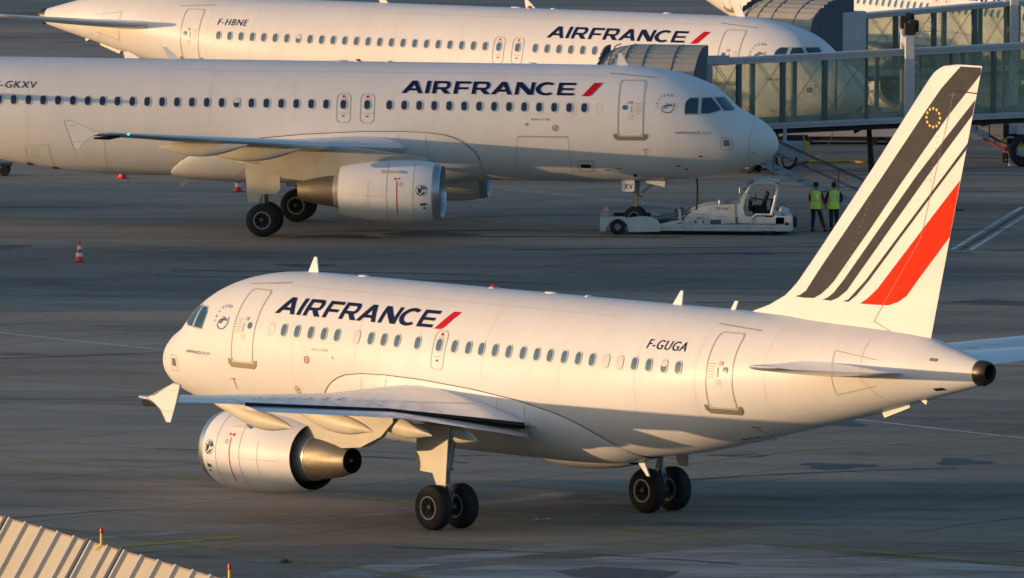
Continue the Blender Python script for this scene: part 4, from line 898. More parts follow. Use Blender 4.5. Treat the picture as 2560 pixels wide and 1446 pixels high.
def stair(parent,p,q,w,m1,m2=None,rails=True,railc=None):
    v=Vector(q)-Vector(p);h=Vector((v.x,v.y,0)).normalized();s=Vector((-h.y,h.x,0))
    r=MB();r.use(m1)
    for o in(-w/2,w/2):
        a=Vector(p)+s*o;b=Vector(q)+s*o
        r.add([a+Vector((0,0,.12)),b+Vector((0,0,.12)),b-Vector((0,0,.12)),a-Vector((0,0,.12))]+[x+s*.04 for x in (a+Vector((0,0,.12)),b+Vector((0,0,.12)),b-Vector((0,0,.12)),a-Vector((0,0,.12)))],[(0,1,2,3),(7,6,5,4),(0,4,5,1),(1,5,6,2),(2,6,7,3),(3,7,4,0)])
    n=int(abs(v.z)/.2)+1;r.use(BLK)
    for i in range(n):
        c=Vector(p)+v*((i+.5)/n); r.box(c,(.26,w,.03),rz=math.atan2(h.y,h.x))
    o1=r.obj('service_stair',parent)
    r=MB();r.use(railc or ROD)
    for o in(-w/2,w/2):
        a=Vector(p)+s*o+Vector((0,0,1.0));b=Vector(q)+s*o+Vector((0,0,1.0))
        r.tube([a,b],.022,6).tube([a-Vector((0,0,.45)),b-Vector((0,0,.45))],.016,6)
        for t in (0,.33,.66,1): c=Vector(p)+v*t+s*o; r.tube([c,c+Vector((0,0,1.0))],.018,6)
    r.obj('stair_handrail',o1)
def canopy(parent,org,F,L,f0,f1,zf,zb,depth,tilt=0):
    """folding hood over the door. org on fuselage side, F along nose direction, L outward"""
    def W(f,l,z): return (org[0]+F[0]*f+L[0]*l,org[1]+F[1]*f+L[1]*l,z)
    n=16;prof_=[]
    for i in range(n+1):
        a=math.pi/2*i/n; prof_.append((depth*(1-math.cos(a)) if False else depth*math.sin(a*.999)*1.0, zf+(zb-zf)*math.sin(a)**.9))
    prof_=[(-.15+depth*(1-math.cos(math.pi/2*i/n)),zf+(zb-zf)*math.sin(math.pi/2*i/n)) for i in range(n+1)]
    prof_+= [(depth+.9,zb-.02)]
    r=MB();r.use(CANB);vs=[];fs=[];m=5
    fsn=[f0,f0+.35,f0+.9,f0+(f1-f0)*.45,f0+(f1-f0)*.75,f1]
    for k,f in enumerate(fsn):
        for i,(l,z) in enumerate(prof_):
            rib=.025*(i%2); drop=(.30 if k==0 else .10 if k==1 else 0)*(z-zf)/(zb-zf)
            vs.append(W(f+(.12*(z-zf)),l,z+rib-drop+tilt*(f-f0)))
    q=len(prof_)
    for k in range(len(fsn)-1):
        for i in range(q-1): fs.append((k*q+i,k*q+i+1,(k+1)*q+i+1,(k+1)*q+i))
    r.add(vs,fs); o=r.obj('hood_roof',parent)
    md=o.modifiers.new('thick','SOLIDIFY'); md.thickness=.03; md.offset=0
    # folds across
    r=MB();r.use(STEELD)
    for f in fsn[1:-1]:
        for i in range(q-1):
            (l,z),(l2,z2)=prof_[i],prof_[i+1]; r.tube([W(f+.12*(z-zf)+.03,l,z+.035+tilt*(f-f0)),W(f+.12*(z2-zf)+.03,l2,z2+.035+tilt*(f-f0))],.022,5)
    r.obj('hood_fold_seam',o)
    # front bumper roll
    r=MB();r.use(CANB).tube([W(f0+.2,-.18,zf-.02),W(f1,-.18,zf-.02+tilt*(f1-f0))],.09,8);r.use(STEELD);r.obj('hood_bumper',o,smooth=50)
    # right hand ribbed side
    for f,mm in ((f1,BELL),(f0,BELL)):
        vs=[];fs=[];nn=22
        for i in range(nn+1):
            l=-.15+(depth+1.05)*i/nn; 
            zt_=zf+(zb-zf)*math.sqrt(max(0,1-(1-min(1,(l+.15)/depth))**2)) if l<depth-.15 else zb
            off=.045*(1 if i%2 else -1)
            vs+=[W(f+.12*(zt_-zf)+off,l,zt_+tilt*(f1-f0)),W(f+off+.5*(.25 if f==f1 else -.1),l,zb-2.9)]
        for i in range(nn): fs.append((2*i,2*i+2,2*i+3,2*i+1))
        add_mesh('hood_side_bellows',vs,fs,mm,o)
def door_world(loc,ph,x=5.02,y=1.98):
    return (loc[0]-math.cos(ph)*x-math.sin(ph)*y,loc[1]-math.sin(ph)*x+math.cos(ph)*y)
# bridge one
PRD=mat('dark_red_frame',(.35,.03,.02),.5)
b1=empty('jet_bridge',(11,414,0),label='nearer glass walled jet bridge running from the XV airliner nose to the right',cat='jet bridge',group='glass jet bridges')
inv=lambda o,e:setattr(o,'matrix_parent_inverse',Matrix.Translation(-Vector(e.location)))
n0=set(bpy.data.objects)
A1,B1=(6.82,411.51),(21.5,418.14); X1=lambda x:(x-A1[0])/(B1[0]-A1[0])
P1,zt1,zb1,nn1,L1=tunnel(A1,B1,5.94,6.40,3.56,3.88,None,[(X1(8.1),.17),(X1(9.69),.17),(X1(11.21),.17),(X1(12.73),.05),(X1(14.24),.12),(X1(15.82),.05),(X1(17.38),.14),(X1(18.9),.05),(X1(20.3),.14)],b1)
ph=R(-7.944);dB=door_world((9.36,406.45),ph);F=(math.cos(ph),math.sin(ph));L=(-math.sin(ph),math.cos(ph))
canopy(b1,dB,F,L,-1.75,1.75,5.35,6.42,2.1,tilt=.0)
r=MB();r.use(STEEL).box((dB[0]+F[0]*.1+L[0]*3.2,dB[1]+L[1]*3.2+F[1]*.1,4.8),(3.3,2.2,2.7),rz=ph,bev=.05); r.use(STEELD).box((dB[0]+F[0]*1.0+L[0]*1.9,dB[1]+L[1]*1.9,4.5),(1.8,1.4,2.2),rz=ph);r.obj('bridge_cab',b1)
r=MB();r.use(STEEL).box((7.0,411.35,4.6),(.22,.25,2.5)).box((7.25,411.45,5.93),(.9,.3,.3),rz=.42);r.obj('cab_corner_post',b1)
for y_ in (411.9,416.6):
    r=MB();r.use(STEEL).box((14.16,y_,3.4),(.36,.36,6.8),bev=.03); lc=r.obj('lift_column',b1)
    r=MB();r.use(BLK).box((14.16,y_,7.05),(.42,.42,.42),bev=.04).box((14.30,y_+.2,7.15),(.36,.42,.42),bev=.04);r.obj('column_motor_cap',lc)
r=MB();r.use(STEEL).box((14.16,414.2,6.5),(.3,4.3,.3)); r.obj('cross_beam',b1)
r=MB();r.use(BLK).tube([(12.83,415.6,3.4),(12.95,415.6,1.6),(12.95,415.6,0)],[.09,.12,.12],10).tube([(12.83,415.6,3.4),(12.3,415.6,3.1)],.06,8).box((12.95,415.6,.05),(.9,.9,.1));r.obj('support_leg',b1)
r=MB();r.use(STEEL).box((9.95,411.9,2.74),(1.12,.9,.58),bev=.02).box((9.72,411.8,3.24),(.13,.13,.44));r.use(BLK).box((10.1,412.1,3.12),(.9,.5,.18)).box((8.9,412.1,3.2),(1.2,.5,.16)); r.obj('equipment_box',b1)
def hose(pts,rad,m,name,parent=None,**k):
    V=[Vector(p) for p in pts];out=[]
    for i in range(len(V)-1):
        p0=V[max(i-1,0)];p1=V[i];p2=V[i+1];p3=V[min(i+2,len(V)-1)]
        for t in [j/6 for j in range(6)]:
            out.append(.5*((2*p1)+(p2-p0)*t+(2*p0-5*p1+4*p2-p3)*t*t+(3*p1-p0-3*p2+p3)*t**3))
    out.append(V[-1]); r=MB();r.use(m).tube(out,rad,8); return r.obj(name,parent,smooth=60,**k)
hose([(9.42,411.6,2.5),(9.45,411.6,2.2),(9.75,411.6,2.0),(10.05,411.6,2.2),(10.15,411.6,2.5)],.045,BLK,'cable_loop',b1)
hose([(9.62,411.7,2.5),(9.66,411.7,2.2),(9.8,411.7,2.03)],.03,BLK,'cable_loop',b1)
stair(b1,(7.0,411.0,3.15),(14.0,410.7,.05),.8,STEEL)
hose([(10.35,411.2,3.3),(10.45,411.2,2.9),(10.55,411.2,2.7),(10.58,411.2,2.4),(10.6,411.2,2.15),(10.72,411.2,1.95)],.022,YEL,'yellow_cable',b1)
r=MB();r.use(YEL).box((10.5,411.15,2.85),(.10,.08,.4),ry=.2);r.obj('cable_plug',b1)
# bridge two
b2=empty('jet_bridge',(16,447,0),label='farther glass walled jet bridge at the F-HBNE airliner nose, top right',cat='jet bridge',group='glass jet bridges')
A2,B2=(13.35,446.05),(23.5,450.9); X2=lambda x:(x-A2[0])/(B2[0]-A2[0])
tunnel(A2,B2,5.76,6.42,3.55,3.75,None,[(X2(14.84),.17),(X2(16.35),.17),(X2(17.95),.17),(X2(19.38),.17),(X2(20.9),.17),(X2(22.4),.17)],b2,rail=.18)
ph2=R(-31.477);dC=door_world((13.41,437.48),ph2);F2=(math.cos(ph2),math.sin(ph2));L2=(-math.sin(ph2),math.cos(ph2))
canopy(b2,dC,F2,L2,-1.9,1.5,5.45,6.55,2.1)
r=MB();r.use(STEEL).box((dC[0]+F2[0]*.2+L2[0]*2.9,dC[1]+F2[1]*.2+L2[1]*2.9,4.7),(3.0,1.8,2.6),rz=ph2,bev=.04).box((12.42,445.3,4.8),(.42,.4,2.3),bev=.04);r.use(BELL).box((12.95,445.9,4.75),(.78,.6,2.1));r.use(BLK).box((12.9,445.6,5.85),(.9,.9,.08)); cb=r.obj('bridge_cab',b2)
r=MB();r.use(PANE).prism(rrect(12.31,12.53,4.55,5.35,.08,4),445.08,445.095);r.obj('cab_window',cb)
for y_ in (445.0,450.5):
    r=MB();r.use(STEEL).box((19.32,y_,3.4),(.34,.34,7.2),bev=.03); r.obj('lift_column',b2)
r=MB();r.use(BLK).lathe([(-.25,.35),(-.25,.55),(-.12,.62),(.12,.62),(.25,.55),(.25,.35)],(19.75,444.6,.62),'Y',28).lathe([(-.25,.35),(-.25,.55),(-.12,.62),(.12,.62),(.25,.55),(.25,.35)],(19.75,446.0,.62),'Y',28).box((19.75,445.3,1.0),(1.3,1.0,.5)).box((19.2,445.2,1.35),(.5,.5,.5)); bg=r.obj('drive_bogie',b2,smooth=40)
r=MB();r.use(STEEL).box((19.72,444.6,1.42),(.55,.3,.34)).box((19.2,444.7,1.12),(.26,.2,.05)).box((19.25,444.7,.82),(.22,.2,.05));r.use(GOLD).prism([(19.45,.78),(19.75,.78),(19.6,1.06)],444.52,444.53);r.obj('bogie_panel',bg)
stair(b2,(17.0,446.4,1.75),(18.45,446.3,1.0),.7,STEEL)
r=MB();r.use(PRD).tube([(18.2,446.0,.98),(19.2,445.6,.45)],.045,6).tube([(18.5,446.6,1.05),(19.3,446.2,.6)],.055,6).tube([(18.6,446.0,.75),(18.7,446.4,.9)],.03,6);r.use(BLK).box((19.0,445.7,.3),(.12,.12,.3));r.obj('tow_bar_red',b2)
hose([(17.9,446.2,1.62),(18.2,446.2,1.48),(18.6,446.2,1.62)],.035,BLK,'cable_loop',b2)
for o in set(bpy.data.objects)-n0:
    if o.parent is b1: inv(o,b1)
    if o.parent is b2: inv(o,b2)
hose([(12.4,446.0,3.3),(12.45,446,1.6),(12.2,446.1,.7),(11.7,446.3,.12),(11.5,446.4,.05)],.018,YEL,'hanging_cable',label='thin yellow cable hanging behind the nearer jet bridge down to the apron',cat='cable')
hose([(11.4,446.4,.04),(12.0,446.0,.05),(12.8,446.6,.04),(13.4,445.9,.05),(14.3,446.2,.04),(14.8,446.8,.04)],.05,YEL,'ground_cable',label='coiled yellow cable lying on the apron beyond the service stair',cat='cable')
hose([(11.4,446.2,.04),(10.6,443,.04),(9.4,441,.04),(9.9,438,.04)],.04,BLK,'ground_hose',label='dark hose lying on the apron beyond the service stair',cat='hose')
# low trailer behind
t=empty('equipment_trailer',(13,458,0),label='long low white equipment trailer seen through the gap under the nearer jet bridge',cat='trailer')
r=MB();r.use(STEEL).box((0,0,.62),(6.6,1.8,.62),bev=.03).box((-.4,-.5,1.02),(3.0,.5,.2));r.obj('trailer_deck',t)
r=MB();r.use(BLK).box((0,0,.24),(6.4,1.5,.16));
for x_ in(-2,-1.3,1.3,2): r.lathe([(-.8,.001),(-.8,.2),(.8,.2),(.8,.001)],(x_,0,.2),'Y',18)
r.obj('trailer_wheels',t,smooth=40)
t=empty('baggage_cart',(-19.9,436.2,0),label='dark baggage cart cut by the left edge under the parked airliner tail',cat='cart')
r=MB();r.use(BLK).box((0,0,.42),(1.9,1.2,.08),bev=.02);r.obj('cart_deck',t)
for x_ in(-.6,.68):
    for y_ in (-.5,.5): r=MB();r.use(RUB).lathe([(-.08,.001),(-.08,.17),(-.05,.2),(.05,.2),(.08,.17),(.08,.001)],(x_,y_,.2),'Y',20); r.obj('cart_wheel',t,smooth=40)
# dark post with foot, right of the fin
t=empty('barrier_post',(16.17,420.0,0),label='dark post on a flat foot just right of the tail fin',cat='post')
r=MB();r.use(BLK).tube([(-.02,0,.04),(0,0,.95)],.05,8);r.obj('post_tube',t,smooth=50); r=MB();r.use(BLK).box((.06,0,.02),(.5,.3,.04),bev=.01);r.obj('post_foot',t)
# hanging power cable below the XV airliner nose
hose([(6.5,406.7,2.0),(6.52,406.7,1.6),(6.5,406.7,1.0),(6.5,406.9,.62)],.04,BLK,'ground_power_cable',label='black power cable hanging from the parked airliner belly behind the tractor hood',cat='cable')
# ------------------------------------------------------------------ tow tractor
TW=mat('tractor_white',(.60,.625,.62),.42,var=.2,vscale=3.5); RUST=mat('rusty_edge',(.22,.12,.07),.7)
tug=empty('tow_tractor',(6.5,407.6,0),0,label='low white towbarless tractor marked 003 holding the parked airliner nose wheels',cat='tow tractor')
tx=-6.5; ny=-.95  # near side local y
def TP(poly,y0,y1,m,name,parent=tug,sm=False):
    r=MB();r.use(m).prism([(a+tx,b) for a,b in poly],y0,y1); return r.obj(name,parent,smooth=sm)
r=MB();r.use(TW).box((7.2+tx,0,.27),(5.2,1.86,.26),bev=.03).box((7.2+tx,ny,.31),(5.1,.05,.05)); r.use(DARK).box((7.3+tx,0,.13),(4.9,1.6,.08)); r.use(RUST).box((8.6+tx,ny-.01,.415),(2.2,.03,.015)); ch=r.obj('chassis',tug)
TP([(3.10,.12),(3.10,.62),(3.95,.64),(4.05,.60),(4.6,.66),(4.95,.62),(5.15,.50),(5.22,.36),(5.22,.12),(4.1,.10),(4.08,.30),(3.95,.46),(3.65,.50),(3.42,.42),(3.30,.25),(3.28,.12)],ny-.03,ny+.14,TW,'wheel_fender')
TP([(3.10,.12),(3.10,.62),(3.95,.64),(4.05,.60),(4.6,.66),(4.95,.62),(5.15,.50),(5.22,.36),(5.22,.12),(4.1,.10),(4.08,.30),(3.95,.46),(3.65,.50),(3.42,.42),(3.30,.25),(3.28,.12)],-ny-.14,-ny+.03,TW,'wheel_fender')
r=MB();r.use(TW).box((3.3+tx,.3,.68),(.25,.3,.22));r.use(ORG).lathe([(0,.06),(.08,.055),(.11,.03),(.11,.001)],(3.35+tx,.3,.80),'Z',12);r.obj('warning_lamp',tug,smooth=40)
r=MB();r.use(BLK).box((4.4+tx,-.2,.40),(1.5,1.3,.2)).tube([(3.6+tx,-.6,.62),(4.1+tx,-.6,.66),(4.6+tx,-.55,.6)],.06,8).tube([(3.6+tx,.6,.6),(4.9+tx,.6,.6)],.07,8).box((5.5+tx,0,.42),(.8,1.3,.1));r.obj('wheel_cradle',tug)
r=MB();r.use(STRUT).tube([(5.0+tx,-.5,.50),(5.6+tx,-.5,.62),(6.3+tx,-.55,.80)],.05,8).tube([(5.0+tx,.3,.50),(6.3+tx,.3,.80)],.05,8);r.use(TW).box((5.05+tx,-.5,.72),(.28,.25,.03),ry=.25).box((5.6+tx,-.85,.42),(.8,.2,.1),ry=-.2);r.obj('lift_arm',tug)
for x_ in (3.72,):
    for s in(-1,1):
        w_=MB();w_.use(RUB).lathe([(-.11,.12),(-.12,.22),(-.08,.275),(.08,.275),(.12,.22),(.11,.12)],(x_+tx,s*.97,.285),'Y',28)
        w_.use(STRUT).lathe([(s*.10,.13),(s*.07,.11),(s*.07,.05),(s*.12,.04),(s*.12,.001)],(x_+tx,s*.97,.285),'Y',20)
        for k in range(6): a=math.pi*k/3; w_.box((x_+tx+.085*math.cos(a),s*1.05,.285+.085*math.sin(a)),(.02,.03,.02))
        w_.obj('wheel',tug,smooth=40)
for s in(-1,1):
    w_=MB();w_.use(RUB).lathe([(-.11,.12),(-.12,.3),(-.08,.36),(.08,.36),(.12,.3),(.11,.12)],(9.05+tx,s*.8,.36),'Y',28).lathe([(-.11,.001),(-.11,.12)],(9.05+tx,s*.8,.36),'Y',20);w_.obj('wheel',tug,smooth=40)
hd=TP([(5.98,.40),(6.02,.50),(6.10,.60),(6.23,.73),(6.52,.91),(6.83,1.02),(7.25,1.08),(7.86,1.09),(7.86,.40)],ny,-ny,TW,'engine_hood',sm=35)
r=MB();r.use(TW).box((5.92+tx,0,.62),(.08,1.6,.36));r.obj('front_bulkhead',tug)
r=MB();r.use(TW).box((7.95+tx,0,.75),(.16,1.84,.70));r.obj('rear_bulkhead',tug)
r=MB();r.use(STRUT).box((7.47+tx,-.55,1.16),(.38,.3,.17),bev=.03).tube([(7.7+tx,-.6,1.08),(7.7+tx,-.6,1.2),(7.78+tx,-.6,1.2),(7.78+tx,-.6,1.08)],.012,5);r.obj('hood_vent_box',hd)
f=lambda a,b:(a+tx,ny-.006,b)
decal('tractor_lettering',fit(text_loops('TPX100E',space=1.05),7.16,7.62,.90,.985),f,NAVY,hd,zstep=None)
decal('tractor_number',fit(text_loops('003',space=1.1),6.50,6.78,.545,.66),f,NAVY,hd,zstep=None)
decal('hood_vent',[[(6.98,.40),(7.36,.40),(7.36,.55),(6.98,.55)]],f,STEELD,hd,zstep=None)
decal('hood_panel_line',stroke([(6.42,.44),(6.42,.68),(6.50,.74),(6.86,.74),(6.90,.68),(6.90,.44)],.012)+stroke([(7.66,.92),(7.66,1.04)],.012)+[circ(6.47,.47,.04,10),circ(6.74,.47,.04,10),[(6.22,.45),(6.32,.45),(6.32,.475),(6.22,.475)]],f,DLINE,hd,zstep=None)
decal('hood_green_mark',fit(text_loops('GH Aero',shear=.2),7.24,7.56,.66,.70) if False else [[(7.26,.66),(7.58,.67),(7.58,.69),(7.26,.68)]],f,mat('green_mark',(.1,.4,.15),.5),hd,zstep=None)
decal('hood_warning_sticker',[[(7.72,.60),(7.80,.60),(7.76,.67)],[(7.70,.44),(7.80,.44),(7.75,.53)],[(7.72,.86),(7.79,.86),(7.79,.92),(7.72,.92)]],f,GOLD,hd,zstep=None)
# cab
cb=MB();cb.use(TW).box((8.75+tx,0,.52),(1.75,1.84,.30),bev=.03)
cb.prism([(7.95+tx,.45),(7.97+tx,.95),(8.06+tx,1.30),(8.22+tx,1.58),(8.30+tx,1.55),(8.20+tx,1.25),(8.14+tx,.95),(8.22+tx,.70),(8.45+tx,.60),(8.45+tx,.45)],ny,ny+.08).prism([(7.95+tx,.45),(7.97+tx,.95),(8.06+tx,1.30),(8.22+tx,1.58),(8.30+tx,1.55),(8.20+tx,1.25),(8.14+tx,.95),(8.22+tx,.70),(8.45+tx,.60),(8.45+tx,.45)],-ny-.08,-ny)
for y_ in (ny+.04,-ny-.04):
    cb.tube([(8.26+tx,y_,1.50),(8.42+tx,y_,1.76),(8.58+tx,y_,1.84),(9.20+tx,y_,1.84),(9.32+tx,y_,1.78),(9.34+tx,y_,1.6),(9.26+tx,y_,1.2),(9.14+tx,y_,.72)],.060,8).tube([(9.14+tx,y_,.74),(8.60+tx,y_,.74),(8.42+tx,y_,.58)],.04,8)
cab=cb.obj('cab',tug,smooth=35)
r=MB();r.use(TW).box((8.98+tx,0,1.93),(.92,1.5,.16),taper=.86,bev=.04);r.use(STRUT).box((9.35+tx,-.4,1.9),(.12,.15,.3));r.obj('cab_roof',cab)
r=MB();r.use(ORG).lathe([(0,.06),(.07,.055),(.10,.03),(.10,.001)],(9.18+tx,-.35,2.0),'Z',12);r.obj('roof_beacon',cab,smooth=40)
r=MB();r.use(BLK).box((8.75+tx,.1,.85),(.5,.7,.3),bev=.05).box((8.95+tx,.1,1.2),(.14,.62,.62),ry=.28,bev=.05).box((8.42+tx,.1,1.0),(.12,1.3,.35)).tube([(8.45+tx,-.1,1.15),(8.58+tx,-.1,1.28)],.02,6).box((9.2+tx,.2,.95),(.1,1.3,.5)).tube([(8.4+tx,-.5,1.32),(8.9+tx,-.5,1.22),(9.1+tx,-.5,1.25)],.025,6);r.obj('seat',cab)
r=MB();r.use(BLK).lathe([(-.012,.17),(.012,.17),(.012,.145),(-.012,.145),(-.012,.17)],(8.60+tx,-.1,1.30),'X',20);r.obj('steering_wheel',cab)
r=MB();r.use(STRUT).box((8.02+tx,ny-.18,1.62),(.05,.13,.24),bev=.02).tube([(8.05+tx,ny-.15,1.68),(8.2+tx,ny-.1,1.66),(8.32+tx,ny,1.60)],.012,6).tube([(8.30+tx,ny,1.6),(8.30+tx,ny,1.05)],.014,6);r.obj('mirror',cab)
r=MB();r.use(TW).box((9.58+tx,0,.42),(.66,1.84,.56),bev=.05).box((9.60+tx,-.6,.86),(.34,.3,.26),ry=.35,bev=.03).lathe([(0,.20),(.2,.20),(.24,.15),(.24,.001)],(9.35+tx,-.7,.62),'Z',16);r.use(BLK).box((9.98+tx,0,.45),(.16,1.4,.32),bev=.03).tube([(9.3+tx,-.8,1.0),(9.4+tx,-.8,.8),(9.6+tx,-.8,.68)],.02,6).box((9.68+tx,ny-.005,.42),(.12,.03,.1)).tube([(9.5+tx,-.6,.98),(9.5+tx,-.6,1.12),(9.58+tx,-.6,1.14),(9.62+tx,-.6,1.0)],.012,5);r.obj('rear_body',tug,smooth=35)
r=MB();r.use(BLK)
for x_,z_ in ((5.78,.86),(5.98,.93)): r.tube([(x_+tx,-.75,.6),(x_+tx,-.75,z_)],.012,6).lathe([(-.04,.001),(-.04,.05),(.04,.05),(.04,.001)],(x_+tx,-.75,z_),'Y',14)
r.obj('work_lamp',tug,smooth=40)
# ------------------------------------------------------------------ people
SKIN=mat('skin',(.35,.20,.14),.6); HAIR=mat('hair_dark',(.03,.02,.015),.8); VEST=mat('hi_vis_vest',(.72,1.0,.08),.6); REFL=mat('reflective_tape',(.55,.57,.55),.35); TROU=mat('navy_trousers',(.015,.02,.045),.8); JRED=mat('red_sleeve',(.30,.02,.02),.8); JNAVY=mat('navy_sleeve',(.02,.022,.035),.8); SHOE=mat('black_shoes',(.012,.012,.012),.6)
def skin(name,J,E_,m,parent=None,sub=1,root=0,**k):
    me=bpy.data.meshes.new(name); me.from_pydata([j[0] for j in J],E_,[]); me.materials.append(m)
    o=bpy.data.objects.new(name,me); COL.objects.link(o)
    if parent:o.parent=parent
    md=o.modifiers.new('skin','SKIN'); md.use_smooth_shade=True
    for i,j in enumerate(J):
        r_=j[1]; me.skin_vertices[0].data[i].radius=(r_,r_) if not isinstance(r_,tuple) else r_; me.skin_vertices[0].data[i].use_root=(i==root)
    if sub: s_=o.modifiers.new('sub','SUBSURF'); s_.levels=sub; s_.render_levels=sub
    return tag(o,**k)
def person(loc,rz,pose,sleeve,label,legred=False,H=1.0):
    # body mesh: origin on the ground, facing +Y local
    lk=pose['legs'];ar=pose['arms'];hd=pose.get('head',(0,.02))
    J=[((0,0,.95),.13),((0,0,1.12),.12),((0,.0,1.30),.145),((0,-.01,1.43),.11),((0,0,1.50),.052),((hd[0]*.5,.015,1.57),.072),((hd[0],.025,1.65),.088),((hd[0],.02,1.71),.070)]
    E_=[(0,1),(1,2),(2,3),(3,4),(4,5),(5,6),(6,7)]
    i=8
    J.append(((hd[0],.115,1.625),.018));E_.append((6,i));i+=1   # nose
    for s in(-1,1):
        J.append(((hd[0]+s*.088,.02,1.63),.018));E_.append((6,i));i+=1  # ears
    for s,(sh,el,wr) in zip((-1,1),ar):
        J+= [((s*.19,-.005,1.40),.062),(el,.045),(wr,.030)];E_+=[(3,i),(i,i+1),(i+1,i+2)]
        d=(Vector(wr)-Vector(el)).normalized(); palm=Vector(wr)+d*.07; J.append((tuple(palm),(.038,.020)));E_.append((i+2,i+3)); pi_=i+3;i+=4
        side=d.cross(Vector((0,0,1)) if abs(d.z)<.9 else Vector((0,1,0))).normalized(); fw=d.cross(side).normalized()
        for k,(o_,l_) in enumerate(((-.030,.070),(-.010,.082),(.010,.078),(.028,.060))):
            a=palm+side*o_+d*.03; b=a+d*l_*.5+fw*.008; c=b+d*l_*.35+fw*.028
            J+= [(tuple(a),.010),(tuple(b),.009),(tuple(c),.008)];E_+=[(pi_,i),(i,i+1),(i+1,i+2)];i+=3
        a=palm-side*.035-d*.01;b=a-side*.02+d*.035+fw*.015; J+=[(tuple(a),.011),(tuple(b),.010)];E_+=[(pi_,i),(i,i+1)];i+=2
    for s,(kn,an) in zip((-1,1),lk):
        J+= [((s*.095,0,.88),.10),(kn,.062),(an,.042),((an[0],an[1]+.13,.035),.035)];E_+=[(0,i),(i,i+1),(i+1,i+2),(i+2,i+3)];i+=4
    body=skin('person',J,E_,SKIN,None,sub=1,cat='person',label=label)
    body.location=loc; body.rotation_euler.z=rz
    # hair
    h=MB();h.use(HAIR);vs=[];fs=[];n=14
    for a in range(7):
        t=math.pi*.5*a/6
        for b in range(n):
            p=2*math.pi*b/n; low=.0
            vs.append((hd[0]+.098*math.sin(t+.25)*math.cos(p),.012+.105*math.sin(t+.25)*math.sin(p)-.012,1.665+.098*math.cos(t+.25)-(.05 if math.sin(p)<0 and a>4 else 0)))
    for a in range(6):
        for b in range(n): fs.append((a*n+b,a*n+(b+1)%n,(a+1)*n+(b+1)%n,(a+1)*n+b))
    fs.append(tuple(range(n)));h.add(vs,fs);h.obj('hair',body,smooth=True)
    # vest shell
    v=MB();n=24
    lev=[(.80,.205,.15),(.90,.20,.145),(.98,.19,.138),(1.05,.185,.135),(1.14,.18,.13),(1.24,.195,.135),(1.34,.215,.14),(1.42,.195,.125),(1.47,.12,.09)]
    def ringv(z,a,b): return [(a*math.cos(2*math.pi*i/n),b*math.sin(2*math.pi*i/n)-.005,z) for i in range(n)]
    v.use(VEST); rows=[ringv(*l) for l in lev]; vs=[p for r_ in rows for p in r_]; fs=[]
    for a in range(len(rows)-1):
        for b in range(n): fs.append((a*n+b,a*n+(b+1)%n,(a+1)*n+(b+1)%n,(a+1)*n+b))
    v.add(vs,fs)
    v.use(REFL)
    for z0,z1 in ((1.08,1.125),): 
        a0=[(p[0]*1.02,p[1]*1.03-.0,z0) for p in ringv(z0,.187,.134)];a1=[(p[0],p[1],z1) for p in [(q[0]*1.02,q[1]*1.03,z1) for q in ringv(z1,.186,.133)]]
        v.add(a0+a1,[(b,(b+1)%n,n+(b+1)%n,n+b) for b in range(n)])
    for s in(-1,1):
        for yy in (-.148,.138): v.box((s*.10,yy,1.30),(.04,.006,.27))
    v.obj('safety_vest',body,smooth=45)
    # sleeves
    for s,(sh,el,wr) in zip((-1,1),ar):
        e=Vector(wr);d=(e-Vector(el))*.92+Vector(el)
        skin('sleeve',[((s*.17,-.005,1.41),.078),(el,.060),(tuple(d),.046)],[(0,1),(1,2)],sleeve,body,sub=1)
    # trousers
    J=[((0,0,1.0),.145),((0,0,.93),.14)];E_=[(0,1)];i=2
    for s,(kn,an) in zip((-1,1),lk):
        J+=[((s*.095,0,.84),.108),(kn,.082),((an[0],an[1],.10),.068)];E_+=[(1,i),(i,i+1),(i+1,i+2)];i+=3
    skin('trousers',J,E_,TROU,body,sub=1)
    for s,(kn,an) in zip((-1,1),lk):
        m_=MB();m_.use(SHOE).box((an[0],an[1]+.055,.045),(.095,.27,.09),bev=.03);m_.obj('shoe',body,smooth=60)
    if legred:
        m_=MB();m_.use(JRED).tube([(lk[1][0][0]+.03,lk[1][0][1]-.02,.42),(lk[1][1][0]+.03,lk[1][1][1]-.02,.16)],[.06,.055],10);m_.obj('red_trouser_panel',body,smooth=50)
    return body
stand=[((-.11,.02,.50),(-.12,0,.09)),((.12,.02,.50),(.14,-.02,.09))]
person((10.77,408.9,0),R(-20),dict(legs=[((-.10,.02,.50),(-.13,.0,.09)),((.20,.0,.50),(.36,-.05,.09))],arms=[(None,(-.25,.02,1.15),(-.22,.16,.95)),(None,(.27,.05,1.14),(.30,.16,.93))]),JRED,'person in green hi-vis vest with red sleeves, legs apart, near the tractor',legred=True)
person((11.41,409.0,0),R(12),dict(legs=[((-.09,.0,.50),(-.09,-.02,.09)),((.11,.03,.50),(.14,.03,.09))],arms=[(None,(-.29,-.02,1.16),(-.23,.13,1.02)),(None,(.30,-.02,1.16),(.24,.12,1.00))]),JNAVY,'person in green hi-vis vest with navy sleeves, back turned, beside the tail fin')
person((19.17,446.9,0),R(80),dict(legs=stand,arms=[(None,(-.27,-.02,1.16),(-.26,.1,.92)),(None,(.28,-.02,1.16),(.26,.12,.92))]),JNAVY,'person mostly hidden behind the dark bridge bogie at the right edge')
